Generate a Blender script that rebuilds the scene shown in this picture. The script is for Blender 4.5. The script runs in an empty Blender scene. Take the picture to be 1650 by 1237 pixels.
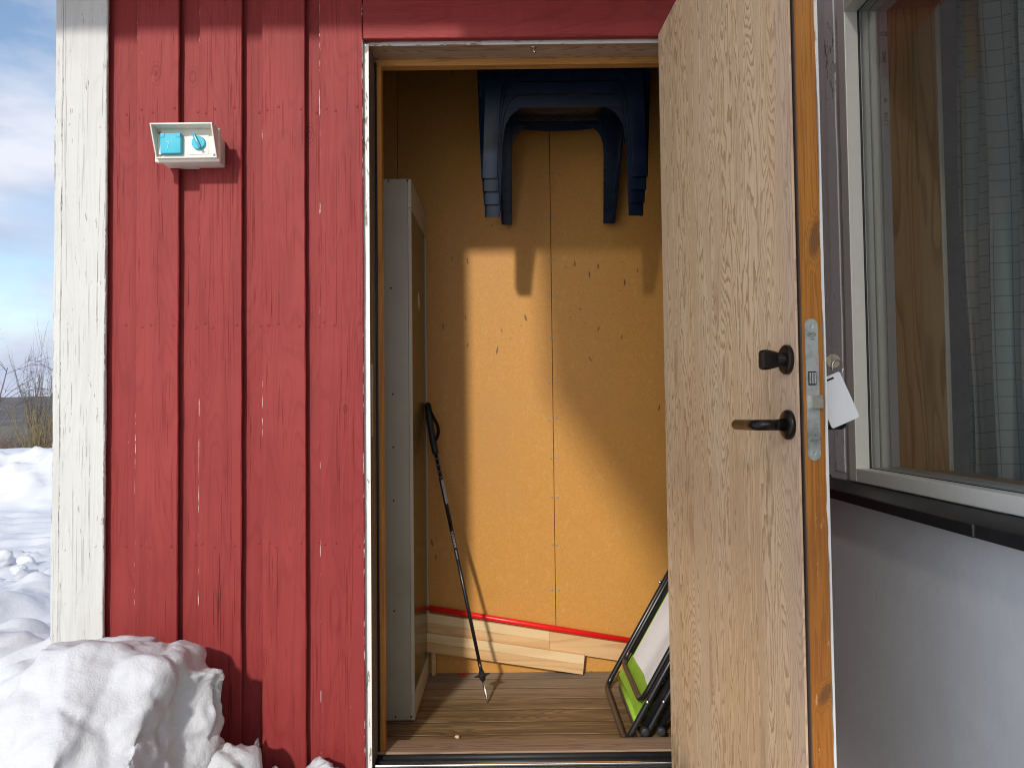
import bpy, bmesh, math, random
from mathutils import Vector, Matrix, noise as mnoise

S = bpy.context.scene
COL = S.collection
PI = math.pi
R = math.radians

# ------------------------------------------------------------------ camera
EYE = 1.035
PITCH, ROLL = R(1.95), R(0.66)
fw = Vector((0, math.cos(PITCH), math.sin(PITCH)))
u0 = Vector((0, -math.sin(PITCH), math.cos(PITCH)))
r0 = Vector((1, 0, 0))
up = u0 * math.cos(ROLL) + r0 * math.sin(ROLL)
rt = r0 * math.cos(ROLL) - u0 * math.sin(ROLL)
cam = bpy.data.cameras.new('camera')
cam.sensor_width = 36
cam.lens = 1190 / 1650 * 36
cam.clip_start = 0.02
cam.clip_end = 6000
co = bpy.data.objects.new('camera', cam)
m = Matrix((rt, up, -fw)).transposed().to_4x4()
m.translation = (0, 0, EYE)
co.matrix_world = m
COL.objects.link(co)
S.camera = co

# ------------------------------------------------------------------ node helpers
class NT:
    def __init__(s, name):
        s.m = bpy.data.materials.new(name)
        s.m.use_nodes = True
        s.t = s.m.node_tree
        s.t.nodes.clear()
        s.out = s.t.nodes.new('ShaderNodeOutputMaterial')
    def n(s, typ, ins=None, **kw):
        nd = s.t.nodes.new('ShaderNode' + typ)
        for k, v in kw.items():
            setattr(nd, k, v)
        for k, v in (ins or {}).items():
            s.set(nd.inputs[k], v)
        return nd
    def set(s, sock, v):
        if isinstance(v, bpy.types.NodeSocket):
            s.t.links.new(v, sock)
        else:
            if isinstance(v, (tuple, list)) and len(v) == 3 and sock.type == 'RGBA':
                v = (*v, 1)
            sock.default_value = v
    def math(s, op, a, b=0.0, c=0.0, clamp=False):
        nd = s.n('Math', {0: a, 1: b, 2: c}, operation=op)
        nd.use_clamp = clamp
        return nd.outputs[0]
    def mix(s, f, a, b, blend='MIX'):
        nd = s.n('Mix', data_type='RGBA', blend_type=blend)
        s.set(nd.inputs[0], f); s.set(nd.inputs[6], a); s.set(nd.inputs[7], b)
        return nd.outputs[2]
    def ramp(s, f, stops, interp='LINEAR'):
        nd = s.n('ValToRGB', {0: f})
        cr = nd.color_ramp
        cr.interpolation = interp
        while len(cr.elements) < len(stops):
            cr.elements.new(0.5)
        for e, (p, c) in zip(cr.elements, stops):
            e.position = p
            e.color = (*c, 1) if isinstance(c, tuple) else (c, c, c, 1)
        return nd.outputs[0]
    def step(s, f, a, b):
        return s.n('MapRange', {0: f, 1: a, 2: b}, interpolation_type='SMOOTHSTEP').outputs[0]
    def coord(s, scale=(1, 1, 1), rnd=True, uv=False):
        tc = s.n('TexCoord')
        v = tc.outputs['UV' if uv else 'Object']
        if rnd:
            oi = s.n('ObjectInfo')
            k = s.math('MULTIPLY', oi.outputs['Random'], 41.3)
            v = s.n('VectorMath', {0: v, 1: k}, operation='ADD').outputs[0]
        if scale != (1, 1, 1):
            v = s.n('VectorMath', {0: v, 1: scale}, operation='MULTIPLY').outputs[0]
        return v
    def noise(s, vec, scale=1.0, detail=2.0, rough=0.5, dist=0.0):
        nd = s.n('TexNoise', {'Vector': vec, 'Scale': scale, 'Detail': detail, 'Roughness': rough, 'Distortion': dist})
        return nd.outputs[0]
    def voro(s, vec, scale=1.0, feature='F1', rand=1.0):
        return s.n('TexVoronoi', {'Vector': vec, 'Scale': scale, 'Randomness': rand}, feature=feature)
    def bump(s, h, strength=0.5, dist=0.001, normal=None):
        ins = {'Height': h, 'Strength': strength, 'Distance': dist}
        if normal is not None:
            ins['Normal'] = normal
        return s.n('Bump', ins).outputs[0]
    def pbr(s, col, rough=0.5, metal=0.0, normal=None, spec=0.5, sss=0.0, extra=None):
        ins = {'Base Color': col, 'Roughness': rough, 'Metallic': metal, 'Specular IOR Level': spec}
        if normal is not None:
            ins['Normal'] = normal
        if sss:
            ins['Subsurface Weight'] = sss
            ins['Subsurface Radius'] = (0.6, 0.8, 1.0)
            ins['Subsurface Scale'] = 0.03
        ins.update(extra or {})
        p = s.n('BsdfPrincipled', ins)
        s.t.links.new(p.outputs[0], s.out.inputs[0])
        return s.m

def axis_scale(ax, along, across):
    return tuple(along if i == ax else across for i in range(3))

def painted_wood(name, base, dark, light, ax=2, rough=0.5, crack=0.66, crackcol=None, bumpk=1.0, chips=None):
    t = NT(name)
    fine = t.noise(t.coord(axis_scale(ax, 5, 230)), 1, 4, 0.6)
    med = t.noise(t.coord(axis_scale(ax, 1.4, 26)), 1, 3, 0.55, 0.3)
    rings = t.math('SINE', t.math('MULTIPLY', t.noise(t.coord(axis_scale(ax, 1.1, 9)), 1, 1.5, 0.4, 0.6), 95))
    blot = t.noise(t.coord((3, 3, 3)), 1, 4, 0.6)
    lines = t.noise(t.coord(axis_scale(ax, 3.0, 150)), 1, 3, 0.6, 0.15)
    ck = t.step(lines, crack, crack + 0.05)
    region = t.step(t.noise(t.coord(axis_scale(ax, .9, 7)), 1, 2), 0.46, 0.62)
    ck = t.math('MULTIPLY', ck, region)
    kn = t.voro(t.coord(axis_scale(ax, 3.4, 6.2)), 1)
    kd = t.n('VectorMath', {0: kn.outputs['Distance']}, operation='LENGTH')
    knot = t.math('SUBTRACT', 1, t.step(kn.outputs['Distance'], 0.06, 0.2))
    kring = t.math('MULTIPLY', knot, t.math('SINE', t.math('MULTIPLY', kn.outputs['Distance'], 160)))
    oi = t.n('ObjectInfo')
    fade = t.noise(t.coord(axis_scale(ax, .8, 3)), 1, 3, 0.6)
    tone = t.math('ADD', t.math('MULTIPLY', oi.outputs['Random'], 0.5), t.math('MULTIPLY', t.step(fade, 0.35, 0.65), 0.5))
    c = t.mix(t.math('MULTIPLY', t.math('ADD', t.step(blot, 0.35, 0.7), tone), 0.6), base, light)
    c = t.mix(t.math('MULTIPLY', t.step(med, 0.45, 0.75), 0.3), c, dark)
    hair = t.step(t.noise(t.coord(axis_scale(ax, 4, 330)), 1, 2, 0.5), 0.60, 0.70)
    hreg = t.step(t.noise(t.coord(axis_scale(ax, .8, 22)), 1, 2), 0.44, 0.62)
    hair = t.math('MULTIPLY', hair, hreg)
    c = t.mix(t.math('MULTIPLY', hair, 0.6), c, dark)
    c = t.mix(t.math('MULTIPLY', t.step(rings, 0.55, 1.0), 0.2), c, dark)
    c = t.mix(t.math('MULTIPLY', t.step(kring, 0.2, 0.8), 0.6), c, dark)
    cc = crackcol or tuple(x * 0.25 for x in dark)
    c = t.mix(t.math('MULTIPLY', ck, 0.75), c, cc)
    if crackcol:
        nick = t.step(t.noise(t.coord(axis_scale(ax, 16, 120)), 1, 3, 0.65), 0.665, 0.70)
        c = t.mix(t.math('MULTIPLY', nick, 0.7), c, crackcol)
        c = t.mix(t.math('MULTIPLY', hair, 0.25), c, crackcol)
    if chips:
        ch = t.noise(t.coord(axis_scale(ax, 24, 90)), 1, 3, 0.6)
        ch = t.math('MULTIPLY', t.step(ch, 0.72, 0.75), t.step(t.noise(t.coord((5, 5, 5)), 1, 2), 0.5, 0.6))
        c = t.mix(ch, c, chips)
    h = t.math('ADD', t.math('MULTIPLY', fine, 0.55), t.math('MULTIPLY', rings, 0.13))
    h = t.math('ADD', h, t.math('MULTIPLY', med, 0.8))
    h = t.math('SUBTRACT', h, t.math('MULTIPLY', ck, 1.2))
    h = t.math('SUBTRACT', h, t.math('MULTIPLY', hair, 0.7))
    h = t.math('ADD', h, t.math('MULTIPLY', kring, 0.22))
    nb = t.bump(h, 0.85 * bumpk, 0.0011)
    return t.pbr(c, t.math('ADD', rough, t.math('MULTIPLY', fine, 0.2)), 0, nb, 0.22)

def chipped(name, base, chip, thr=0.5, ax=2, sc=28):
    t = NT(name)
    nz = t.noise(t.coord(axis_scale(ax, sc, 120)), 1, 3, 0.6)
    lg = t.noise(t.coord(axis_scale(ax, 2.2, 2)), 1, 2, 0.6)
    f = t.step(t.math('ADD', t.math('MULTIPLY', nz, 0.6), t.math('MULTIPLY', lg, 0.6)), thr, thr + 0.04)
    return t.pbr(t.mix(f, base, chip), 0.6)

def grainwood(name, c_lo, c_hi, c_line, ax=2, rings=60, along=.8, across=7, rough=0.45, linef=0.5, blotch=None, spec=0.4, bump=0.4):
    t = NT(name)
    n1 = t.noise(t.coord(axis_scale(ax, along, across)), 1, 2.0, 0.45, 0.35)
    rg = t.math('FRACT', t.math('MULTIPLY', n1, rings))
    line = t.math('MULTIPLY', t.step(rg, 0.45, 0.92), t.math('SUBTRACT', 1, t.step(rg, 0.93, 1.0)))
    fine = t.noise(t.coord(axis_scale(ax, 6, 260)), 1, 3, 0.6)
    big = t.noise(t.coord(axis_scale(ax, .7, 9)), 1, 3, 0.5)
    c = t.mix(t.step(big, 0.3, 0.7), c_lo, c_hi)
    c = t.mix(t.math('MULTIPLY', line, linef), c, c_line)
    c = t.mix(t.math('MULTIPLY', t.step(fine, 0.5, 0.75), 0.3), c, c_line)
    if blotch:
        c = t.mix(t.math('MULTIPLY', t.step(t.noise(t.coord(axis_scale(ax, 2.2, 16)), 1, 3), 0.6, 0.72), 0.6), c, blotch)
    h = t.math('ADD', t.math('MULTIPLY', fine, 0.5), t.math('MULTIPLY', line, -0.5))
    return t.pbr(c, rough, 0, t.bump(h, bump, 0.0006), spec)

def plain(name, col, rough=0.5, metal=0.0, var=0.15, bump=0.15, sc=60, spec=0.5):
    t = NT(name)
    nz = t.noise(t.coord(), sc, 4, 0.6)
    lg = t.noise(t.coord(), sc * 0.12, 3, 0.6)
    f = t.math('MULTIPLY', t.math('ADD', nz, lg), 0.5)
    c = t.mix(t.step(f, 0.3, 0.7), tuple(x * (1 - var) for x in col), tuple(min(1, x * (1 + var)) for x in col))
    return t.pbr(c, t.math('ADD', rough - 0.1, t.math('MULTIPLY', lg, 0.2)), metal, t.bump(nz, bump, 0.0006), spec)

M = {}
RED, REDD, REDL = (0.245, 0.028, 0.027), (0.135, 0.013, 0.013), (0.295, 0.040, 0.038)
M['red'] = painted_wood('red_paint', RED, REDD, REDL, 2, 0.48, 0.64, chips=(0.42, 0.13, 0.11))
M['redx'] = painted_wood('red_paint_horizontal', RED, REDD, REDL, 0, 0.48, 0.66)
M['rededge'] = chipped('red_edge_chipped', RED, (0.62, 0.50, 0.47), 0.655)
M['redjoint'] = chipped('red_edge_flaking', RED, (0.55, 0.50, 0.46), 0.60, sc=60)
M['white'] = painted_wood('white_paint_cracked', (0.57, 0.565, 0.53), (0.47, 0.46, 0.425), (0.62, 0.615, 0.585), 2, 0.5, 0.63, (0.13, 0.125, 0.11), 1.2)
M['whiteedge'] = chipped('white_edge_chipped', (0.60, 0.595, 0.555), (0.24, 0.25, 0.22), 0.655, sc=40)
M['trimwhite'] = chipped('white_trim_flaking', (0.78, 0.78, 0.74), (0.30, 0.27, 0.2), 0.70, sc=22)
M['trimwhitex'] = chipped('white_trim_flaking_head', (0.78, 0.78, 0.74), (0.36, 0.24, 0.16), 0.70, ax=0, sc=22)

def veneer():
    t = NT('weathered_oak_veneer')
    v = t.coord((1, 1, 1), rnd=False)
    # strips of veneer, each with its own figure
    sx = t.n('SeparateXYZ', {0: v})
    cell = t.math('FLOOR', t.math('MULTIPLY', t.math('ADD', sx.outputs[1], 0.07), 6.3))
    off = t.math('MULTIPLY', cell, 3.71)
    cv = t.n('CombineXYZ', {0: off, 1: t.math('MULTIPLY', sx.outputs[1], 10.5), 2: t.math('MULTIPLY', sx.outputs[2], 1.25)}).outputs[0]
    wob = t.noise(t.n('CombineXYZ', {0: off, 1: t.math('MULTIPLY', sx.outputs[1], 34), 2: t.math('MULTIPLY', sx.outputs[2], 11)}).outputs[0], 1, 3, 0.6)
    n1 = t.noise(cv, 1, 1.2, 0.35, 0.25)
    val = t.math('ADD', t.math('MULTIPLY', n1, 40), t.math('MULTIPLY', wob, 2.9))
    val = t.math('ADD', val, t.math('MULTIPLY', sx.outputs[1], 30))
    rg = t.math('FRACT', val)
    line = t.math('MULTIPLY', t.step(rg, 0.42, 0.9), t.math('SUBTRACT', 1, t.step(rg, 0.91, 1.0)))
    fine = t.noise(t.n('VectorMath', {0: v, 1: (60, 330, 8)}, operation='MULTIPLY').outputs[0], 1, 3, 0.6)
    pores = t.step(t.noise(t.n('VectorMath', {0: v, 1: (60, 420, 16)}, operation='MULTIPLY').outputs[0], 1, 2, 0.6), 0.60, 0.72)
    blot = t.noise(t.n('VectorMath', {0: v, 1: (4, 14, 2.4)}, operation='MULTIPLY').outputs[0], 1, 4, 0.6, 0.4)
    wide = t.noise(t.n('VectorMath', {0: v, 1: (3, 5, 0.6)}, operation='MULTIPLY').outputs[0], 1, 2, 0.5)
    c = t.mix(t.step(wide, 0.35, 0.68), (0.75, 0.52, 0.29), (0.81, 0.605, 0.39))
    fade = t.math('ADD', 0.46, t.math('MULTIPLY', t.noise(t.n('VectorMath', {0: v, 1: (4, 10, 1.2)}, operation='MULTIPLY').outputs[0], 1, 2), 0.6))
    c = t.mix(t.math('MULTIPLY', line, fade), c, (0.37, 0.22, 0.10))
    c = t.mix(t.math('MULTIPLY', t.step(fine, 0.42, 0.72), 0.38), c, (0.42, 0.26, 0.135))
    c = t.mix(t.math('MULTIPLY', pores, 0.25), c, (0.30, 0.18, 0.09))
    c = t.mix(t.math('MULTIPLY', t.step(blot, 0.60, 0.70), 0.55), c, (0.42, 0.25, 0.14))
    dk = t.step(t.noise(t.n('VectorMath', {0: v, 1: (9, 30, 5)}, operation='MULTIPLY').outputs[0], 1, 4, 0.7), 0.72, 0.78)
    c = t.mix(t.math('MULTIPLY', dk, 0.7), c, (0.12, 0.075, 0.045))
    hd = t.math('SQRT', t.math('ADD', t.math('POWER', t.math('DIVIDE', t.math('SUBTRACT', sx.outputs[1], 1.33), .16), 2.0), t.math('POWER', t.math('DIVIDE', t.math('SUBTRACT', sx.outputs[2], 1.03), .2), 2.0)))
    c = t.mix(t.math('MULTIPLY', t.math('MULTIPLY', t.math('SUBTRACT', 1, t.step(hd, 0.2, 1.0)), t.step(wob, 0.3, 0.6)), 0.35), c, (0.30, 0.20, 0.12))
    # greyed band at the free edge and grime at the foot of the hinge side
    gz = t.step(t.math('ADD', sx.outputs[1], t.math('MULTIPLY', t.noise(t.n('VectorMath', {0: v, 1: (8, 20, 3)}, operation='MULTIPLY').outputs[0], 1, 2), 0.07)), 1.385, 1.33)
    c = t.mix(t.math('MULTIPLY', gz, 0.4), c, (0.60, 0.45, 0.37))
    foot = t.math('MULTIPLY', t.step(sx.outputs[2], 0.17, 0.03), t.step(sx.outputs[1], 1.72, 2.08))
    foot = t.math('MULTIPLY', foot, t.step(wob, 0.25, 0.6))
    c = t.mix(t.math('MULTIPLY', foot, 0.85), c, (0.10, 0.065, 0.04))
    h = t.math('SUBTRACT', t.math('MULTIPLY', fine, 0.6), t.math('MULTIPLY', line, 0.6))
    return t.pbr(c, 0.62, 0, t.bump(h, 0.5, 0.0006), 0.3)
M['veneer'] = veneer()
M['orange'] = grainwood('orange_stained_pine', (0.40, 0.155, 0.022), (0.50, 0.21, 0.035), (0.27, 0.085, 0.012), 2, 16, .5, 10, 0.34, 0.5, (0.20, 0.10, 0.035))
def lipping():
    t = NT('stained_door_edge')
    v = t.coord((1, 1, 1), rnd=False)
    sp = t.n('SeparateXYZ', {0: v})
    kn = t.voro(t.n('VectorMath', {0: t.n('VectorMath', {0: v, 1: (9, 9, 1.55)}, operation='MULTIPLY').outputs[0], 1: (.2, .1, .37)}, operation='ADD').outputs[0], 1)
    def knot(zc, xc, rx, rz, tilt):
        dx = t.math('SUBTRACT', sp.outputs[0], xc)
        dz = t.math('SUBTRACT', t.math('SUBTRACT', sp.outputs[2], zc), t.math('MULTIPLY', dx, tilt))
        q = t.math('SQRT', t.math('ADD', t.math('POWER', t.math('DIVIDE', dx, rx), 2.0), t.math('POWER', t.math('DIVIDE', dz, rz), 2.0)))
        return t.math('SUBTRACT', 1, t.step(q, 0.15, 1.0))
    kd = t.math('MAXIMUM', knot(1.32, .521, .022, .060, 1.2), knot(.553, .519, .024, .030, .9))
    g1 = t.noise(t.n('VectorMath', {0: v, 1: (70, 70, 1.4)}, operation='MULTIPLY').outputs[0], 1, 3, 0.55, 0.3)
    val = t.math('ADD', t.math('MULTIPLY', g1, 8), t.math('MULTIPLY', kd, 3.2))
    rg = t.math('FRACT', val)
    line = t.math('MULTIPLY', t.step(rg, 0.3, 0.9), t.math('SUBTRACT', 1, t.step(rg, 0.92, 1.0)))
    big = t.noise(t.n('VectorMath', {0: v, 1: (20, 20, 1.2)}, operation='MULTIPLY').outputs[0], 1, 3, 0.5)
    c = t.mix(t.step(big, 0.3, 0.7), (0.36, 0.125, 0.016), (0.49, 0.195, 0.028))
    c = t.mix(t.math('MULTIPLY', line, 0.5), c, (0.22, 0.065, 0.010))
    c = t.mix(t.math('MULTIPLY', t.step(kd, 0.35, 1.0), 0.75), c, (0.13, 0.06, 0.022))
    low = t.math('SUBTRACT', 1, t.step(sp.outputs[2], 0.75, 1.0))
    chip = t.step(t.noise(t.n('VectorMath', {0: v, 1: (150, 150, 34)}, operation='MULTIPLY').outputs[0], 1, 4, 0.65), 0.60, 0.64)
    reg = t.step(t.noise(t.n('VectorMath', {0: v, 1: (30, 30, 5)}, operation='MULTIPLY').outputs[0], 1, 2), 0.50, 0.57)
    c = t.mix(t.math('MULTIPLY', t.math('MULTIPLY', chip, reg), low), c, (0.66, 0.40, 0.20))
    grime = t.step(t.noise(t.n('VectorMath', {0: v, 1: (90, 90, 9)}, operation='MULTIPLY').outputs[0], 1, 4, 0.7), 0.66, 0.75)
    c = t.mix(t.math('MULTIPLY', grime, 0.6), c, (0.12, 0.06, 0.03))
    return t.pbr(c, 0.36, 0, t.bump(t.math('SUBTRACT', t.math('MULTIPLY', g1, 0.5), t.math('MULTIPLY', line, 0.3)), 0.5, 0.0008), 0.45)
M['lipping'] = lipping()
M['orangex'] = grainwood('orange_stained_pine_head', (0.42, 0.20, 0.05), (0.52, 0.26, 0.075), (0.26, 0.10, 0.02), 0, 18, 1.2, 14, 0.4, 0.5, (0.30, 0.16, 0.06))
M['weathx'] = grainwood('weathered_frame_wood', (0.36, 0.24, 0.15), (0.46, 0.34, 0.24), (0.17, 0.085, 0.045), 0, 22, 1.5, 18, 0.6, 0.7, (0.34, 0.17, 0.07))
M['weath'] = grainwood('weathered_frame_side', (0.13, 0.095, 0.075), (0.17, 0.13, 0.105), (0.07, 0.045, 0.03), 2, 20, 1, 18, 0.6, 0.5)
M['sill'] = grainwood('threshold_wood', (0.24, 0.15, 0.095), (0.32, 0.21, 0.135), (0.13, 0.075, 0.04), 0, 14, 1.2, 22, 0.6, 0.6)
M['pine'] = grainwood('pine_board', (0.60, 0.36, 0.16), (0.66, 0.42, 0.20), (0.46, 0.24, 0.09), 0, 9, .7, 8, 0.5, 0.5)
M['pinepale'] = grainwood('pine_pale_sapwood', (0.70, 0.50, 0.26), (0.74, 0.55, 0.31), (0.60, 0.39, 0.17), 0, 6, .7, 8, 0.5, 0.4)
M['lining'] = grainwood('window_lining_wood', (0.52, 0.34, 0.18), (0.58, 0.39, 0.21), (0.30, 0.17, 0.075), 2, 12, .9, 13, 0.4, 0.6)

def hardboard():
    t = NT('orange_hardboard')
    v = t.coord((1, 1, 1), rnd=False)
    sp = t.noise(v, 190, 3, 0.75)
    sp2 = t.noise(t.n('VectorMath', {0: v, 1: (42, 42, 26)}, operation='MULTIPLY').outputs[0], 1, 4, 0.65)
    big = t.noise(v, 2.6, 4, 0.6)
    c = t.mix(t.step(sp, 0.36, 0.66), (0.515, 0.232, 0.044), (0.58, 0.285, 0.06))
    c = t.mix(t.math('MULTIPLY', t.step(sp2, 0.56, 0.72), 0.22), c, (0.70, 0.41, 0.15))
    c = t.mix(t.math('MULTIPLY', t.step(big, 0.45, 0.75), 0.35), c, (0.48, 0.235, 0.07))
    # scuffs and knocks, most of them where things rubbed the upper half
    sep = t.n('SeparateXYZ', {0: v})
    zmask = t.math('MULTIPLY', t.step(sep.outputs[2], 1.05, 1.35), t.math('SUBTRACT', 1, t.step(sep.outputs[2], 1.66, 1.76)))
    zmask = t.math('ADD', t.math('MULTIPLY', zmask, 0.92), 0.06)
    wv = t.n('VectorMath', {0: v, 1: t.n('VectorMath', {0: t.n('TexNoise', {'Vector': v, 'Scale': 6.0}).outputs[1], 1: (0.09, 0.0, 0.05)}, operation='MULTIPLY').outputs[0]}, operation='ADD').outputs[0]
    def scuff(sc, r, keep, seedoff):
        vo = t.voro(t.n('VectorMath', {0: wv, 1: (sc[0], 0.0, sc[1])}, operation='MULTIPLY_ADD').outputs[0], 1)
        col = t.n('SeparateColor', {0: vo.outputs['Color']})
        return t.math('MULTIPLY', t.math('SUBTRACT', 1, t.step(vo.outputs['Distance'], r * 0.7, r)), t.math('LESS_THAN', col.outputs[seedoff], keep))
    s1 = scuff((38, 9), 0.14, 0.8, 0)
    s2 = scuff((30, 34), 0.085, 0.8, 1)
    s = t.math('MULTIPLY', t.math('MAXIMUM', s1, s2), t.math('GREATER_THAN', zmask, t.n('TexWhiteNoise', {'Vector': t.n('VectorMath', {0: t.n('VectorMath', {0: v, 1: (14, 0, 9)}, operation='MULTIPLY').outputs[0]}, operation='FLOOR').outputs[0]}, noise_dimensions='3D').outputs[0]))
    c = t.mix(t.math('MULTIPLY', s, 0.85), c, (0.10, 0.05, 0.02))
    pale = t.step(t.noise(t.n('VectorMath', {0: v, 1: (40, 1, 7)}, operation='MULTIPLY').outputs[0], 1, 3, 0.7), 0.73, 0.77)
    c = t.mix(t.math('MULTIPLY', pale, 0.3), c, (0.78, 0.56, 0.3))
    return t.pbr(c, 0.5, 0, t.bump(sp, 0.25, 0.0004), 0.35)
M['hard'] = hardboard()

def deck():
    t = NT('weathered_floor_boards')
    v = t.coord((1, 1, 1), rnd=False)
    sep = t.n('SeparateXYZ', {0: v})
    yy = t.math('MULTIPLY', t.math('SUBTRACT', sep.outputs[1], 2.19), 1 / 0.098)
    cell = t.math('FLOOR', yy)
    fr = t.math('FRACT', yy)
    gap = t.math('ADD', t.math('SUBTRACT', 1, t.step(fr, 0.0, 0.035)), t.step(fr, 0.965, 1.0))
    off = t.math('MULTIPLY', cell, 5.17)
    cv = t.n('CombineXYZ', {0: t.math('ADD', off, t.math('MULTIPLY', sep.outputs[0], 1.3)), 1: t.math('MULTIPLY', sep.outputs[1], 16), 2: off}).outputs[0]
    n1 = t.noise(cv, 1, 1.6, 0.45, 0.3)
    rg = t.math('FRACT', t.math('MULTIPLY', n1, 22))
    line = t.math('MULTIPLY', t.step(rg, 0.2, 0.9), t.math('SUBTRACT', 1, t.step(rg, 0.92, 1.0)))
    fine = t.noise(t.n('VectorMath', {0: v, 1: (5, 300, 5)}, operation='MULTIPLY').outputs[0], 1, 3, 0.6)
    wear = t.noise(t.n('VectorMath', {0: v, 1: (2.2, 26, 2)}, operation='MULTIPLY').outputs[0], 1, 4, 0.6, 0.3)
    c = t.mix(t.step(wear, 0.3, 0.7), (0.155, 0.092, 0.038), (0.31, 0.205, 0.098))
    c = t.mix(t.math('MULTIPLY', line, 0.62), c, (0.085, 0.05, 0.024))
    c = t.mix(t.math('MULTIPLY', t.step(fine, 0.5, 0.72), 0.35), c, (0.10, 0.062, 0.032))
    edge = t.math('MULTIPLY', t.math('SUBTRACT', 1, t.step(t.math('ABSOLUTE', t.math('SUBTRACT', fr, 0.07)), 0.0, 0.035)), t.step(t.noise(t.n('VectorMath', {0: v, 1: (7, 40, 2)}, operation='MULTIPLY').outputs[0], 1, 3), 0.45, 0.6))
    c = t.mix(t.math('MULTIPLY', edge, 0.75), c, (0.52, 0.43, 0.30))
    c = t.mix(t.math('MULTIPLY', t.step(wear, 0.68, 0.74), 0.55), c, (0.50, 0.40, 0.27))
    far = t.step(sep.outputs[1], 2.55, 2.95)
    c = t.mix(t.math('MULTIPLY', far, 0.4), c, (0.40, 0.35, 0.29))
    c = t.mix(t.math('MULTIPLY', gap, 0.85), c, (0.035, 0.02, 0.012))
    h = t.math('SUBTRACT', t.math('MULTIPLY', fine, 0.5), t.math('ADD', t.math('MULTIPLY', line, 0.4), t.math('MULTIPLY', gap, 3)))
    return t.pbr(c, 0.6, 0, t.bump(h, 0.6, 0.001), 0.35)
M['deck'] = deck()

def steel_paint(name, col, rough=0.4):
    t = NT(name)
    v = t.coord((1, 1, 1), rnd=False)
    b = t.noise(v, 5, 4, 0.6)
    sm = t.step(t.noise(t.n('VectorMath', {0: v, 1: (18, 18, 18)}, operation='MULTIPLY').outputs[0], 1, 5, 0.7, 0.8), 0.64, 0.8)
    c = t.mix(t.step(b, 0.3, 0.75), col, tuple(x * 0.9 for x in col))
    c = t.mix(t.math('MULTIPLY', sm, 0.25), c, tuple(x * 0.55 for x in col))
    return t.pbr(c, rough, 0, t.bump(t.noise(v, 300, 2), 0.08, 0.0003), 0.45)
M['locker'] = steel_paint('grey_steel_enamel', (0.37, 0.335, 0.25))
M['lockerframe'] = steel_paint('pale_steel_frame', (0.47, 0.43, 0.33))
M['olive'] = steel_paint('olive_gloss_enamel', (0.085, 0.072, 0.022), 0.2)
M['cream'] = plain('cream_plastic', (0.74, 0.70, 0.59), 0.38, 0, 0.03, 0.05)
M['turq'] = plain('turquoise_plastic', (0.05, 0.46, 0.58), 0.6, 0, 0.04, 0.05)
M['turqd'] = plain('darker_turquoise_plastic', (0.03, 0.30, 0.42), 0.3, 0, 0.04, 0.05)
M['navy'] = plain('navy_plastic', (0.005, 0.011, 0.026), 0.28, 0, 0.35, 0.2, 30, 0.2)
M['black'] = plain('black_enamel', (0.012, 0.012, 0.013), 0.3, 0, 0.2, 0.08)
M['rubber'] = plain('black_rubber', (0.016, 0.016, 0.017), 0.55, 0, 0.2, 0.1)
M['bronze'] = plain('dark_bronze', (0.022, 0.018, 0.016), 0.3, 0.6, 0.3, 0.05)
M['brownsteel'] = plain('worn_brown_steel', (0.075, 0.048, 0.036), 0.42, 0.2, 0.35, 0.15)
M['chrome'] = plain('bright_steel', (0.62, 0.62, 0.60), 0.25, 1.0, 0.1, 0.05)
M['screwgrey'] = plain('dull_screw_heads', (0.30, 0.29, 0.26), 0.5, 0.5)
M['hole'] = plain('dark_hole', (0.01, 0.01, 0.01), 0.8)
M['redplastic'] = plain('red_plastic', (0.80, 0.012, 0.012), 0.32, 0, 0.06, 0.05)
M['offwhite'] = plain('white_card', (0.80, 0.82, 0.83), 0.4, 0, 0.02, 0.02)
M['mark'] = plain('white_marking', (0.75, 0.75, 0.74), 0.5)
M['greyprint'] = plain('pale_grey_print', (0.36, 0.36, 0.37), 0.4)
M['ink'] = plain('dark_marking', (0.09, 0.09, 0.09), 0.6)
M['greyink'] = plain('grey_marking', (0.22, 0.22, 0.22), 0.6)
M['brass'] = plain('nickel_key', (0.52, 0.47, 0.36), 0.38, 0.8, 0.2, 0.1)
M['green'] = plain('lime_fabric', (0.27, 0.46, 0.03), 0.75, 0, 0.15, 0.5, 200)
M['whitefab'] = plain('white_mesh_fabric', (0.82, 0.83, 0.83), 0.75, 0, 0.03, 0.5, 260)
M['alu'] = plain('cream_aluminium_frame', (0.74, 0.73, 0.66), 0.38, 0.1, 0.03, 0.03)
M['sash'] = plain('sash_grey', (0.62, 0.63, 0.64), 0.4, 0, 0.05, 0.03)
M['sill_black'] = plain('black_sill_sheet', (0.012, 0.012, 0.013), 0.38, 0.2, 0.3, 0.1)
M['twig'] = plain('grey_bark', (0.16, 0.14, 0.11), 0.9, 0, 0.3)
M['twigyellow'] = plain('yellow_twig_bark', (0.25, 0.19, 0.095), 0.9, 0, 0.3)
M['twigred'] = plain('reddish_twig_bark', (0.17, 0.105, 0.08), 0.9, 0, 0.3)
M['birch'] = plain('birch_twigs', (0.15, 0.13, 0.13), 0.9, 0, 0.3)

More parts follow.
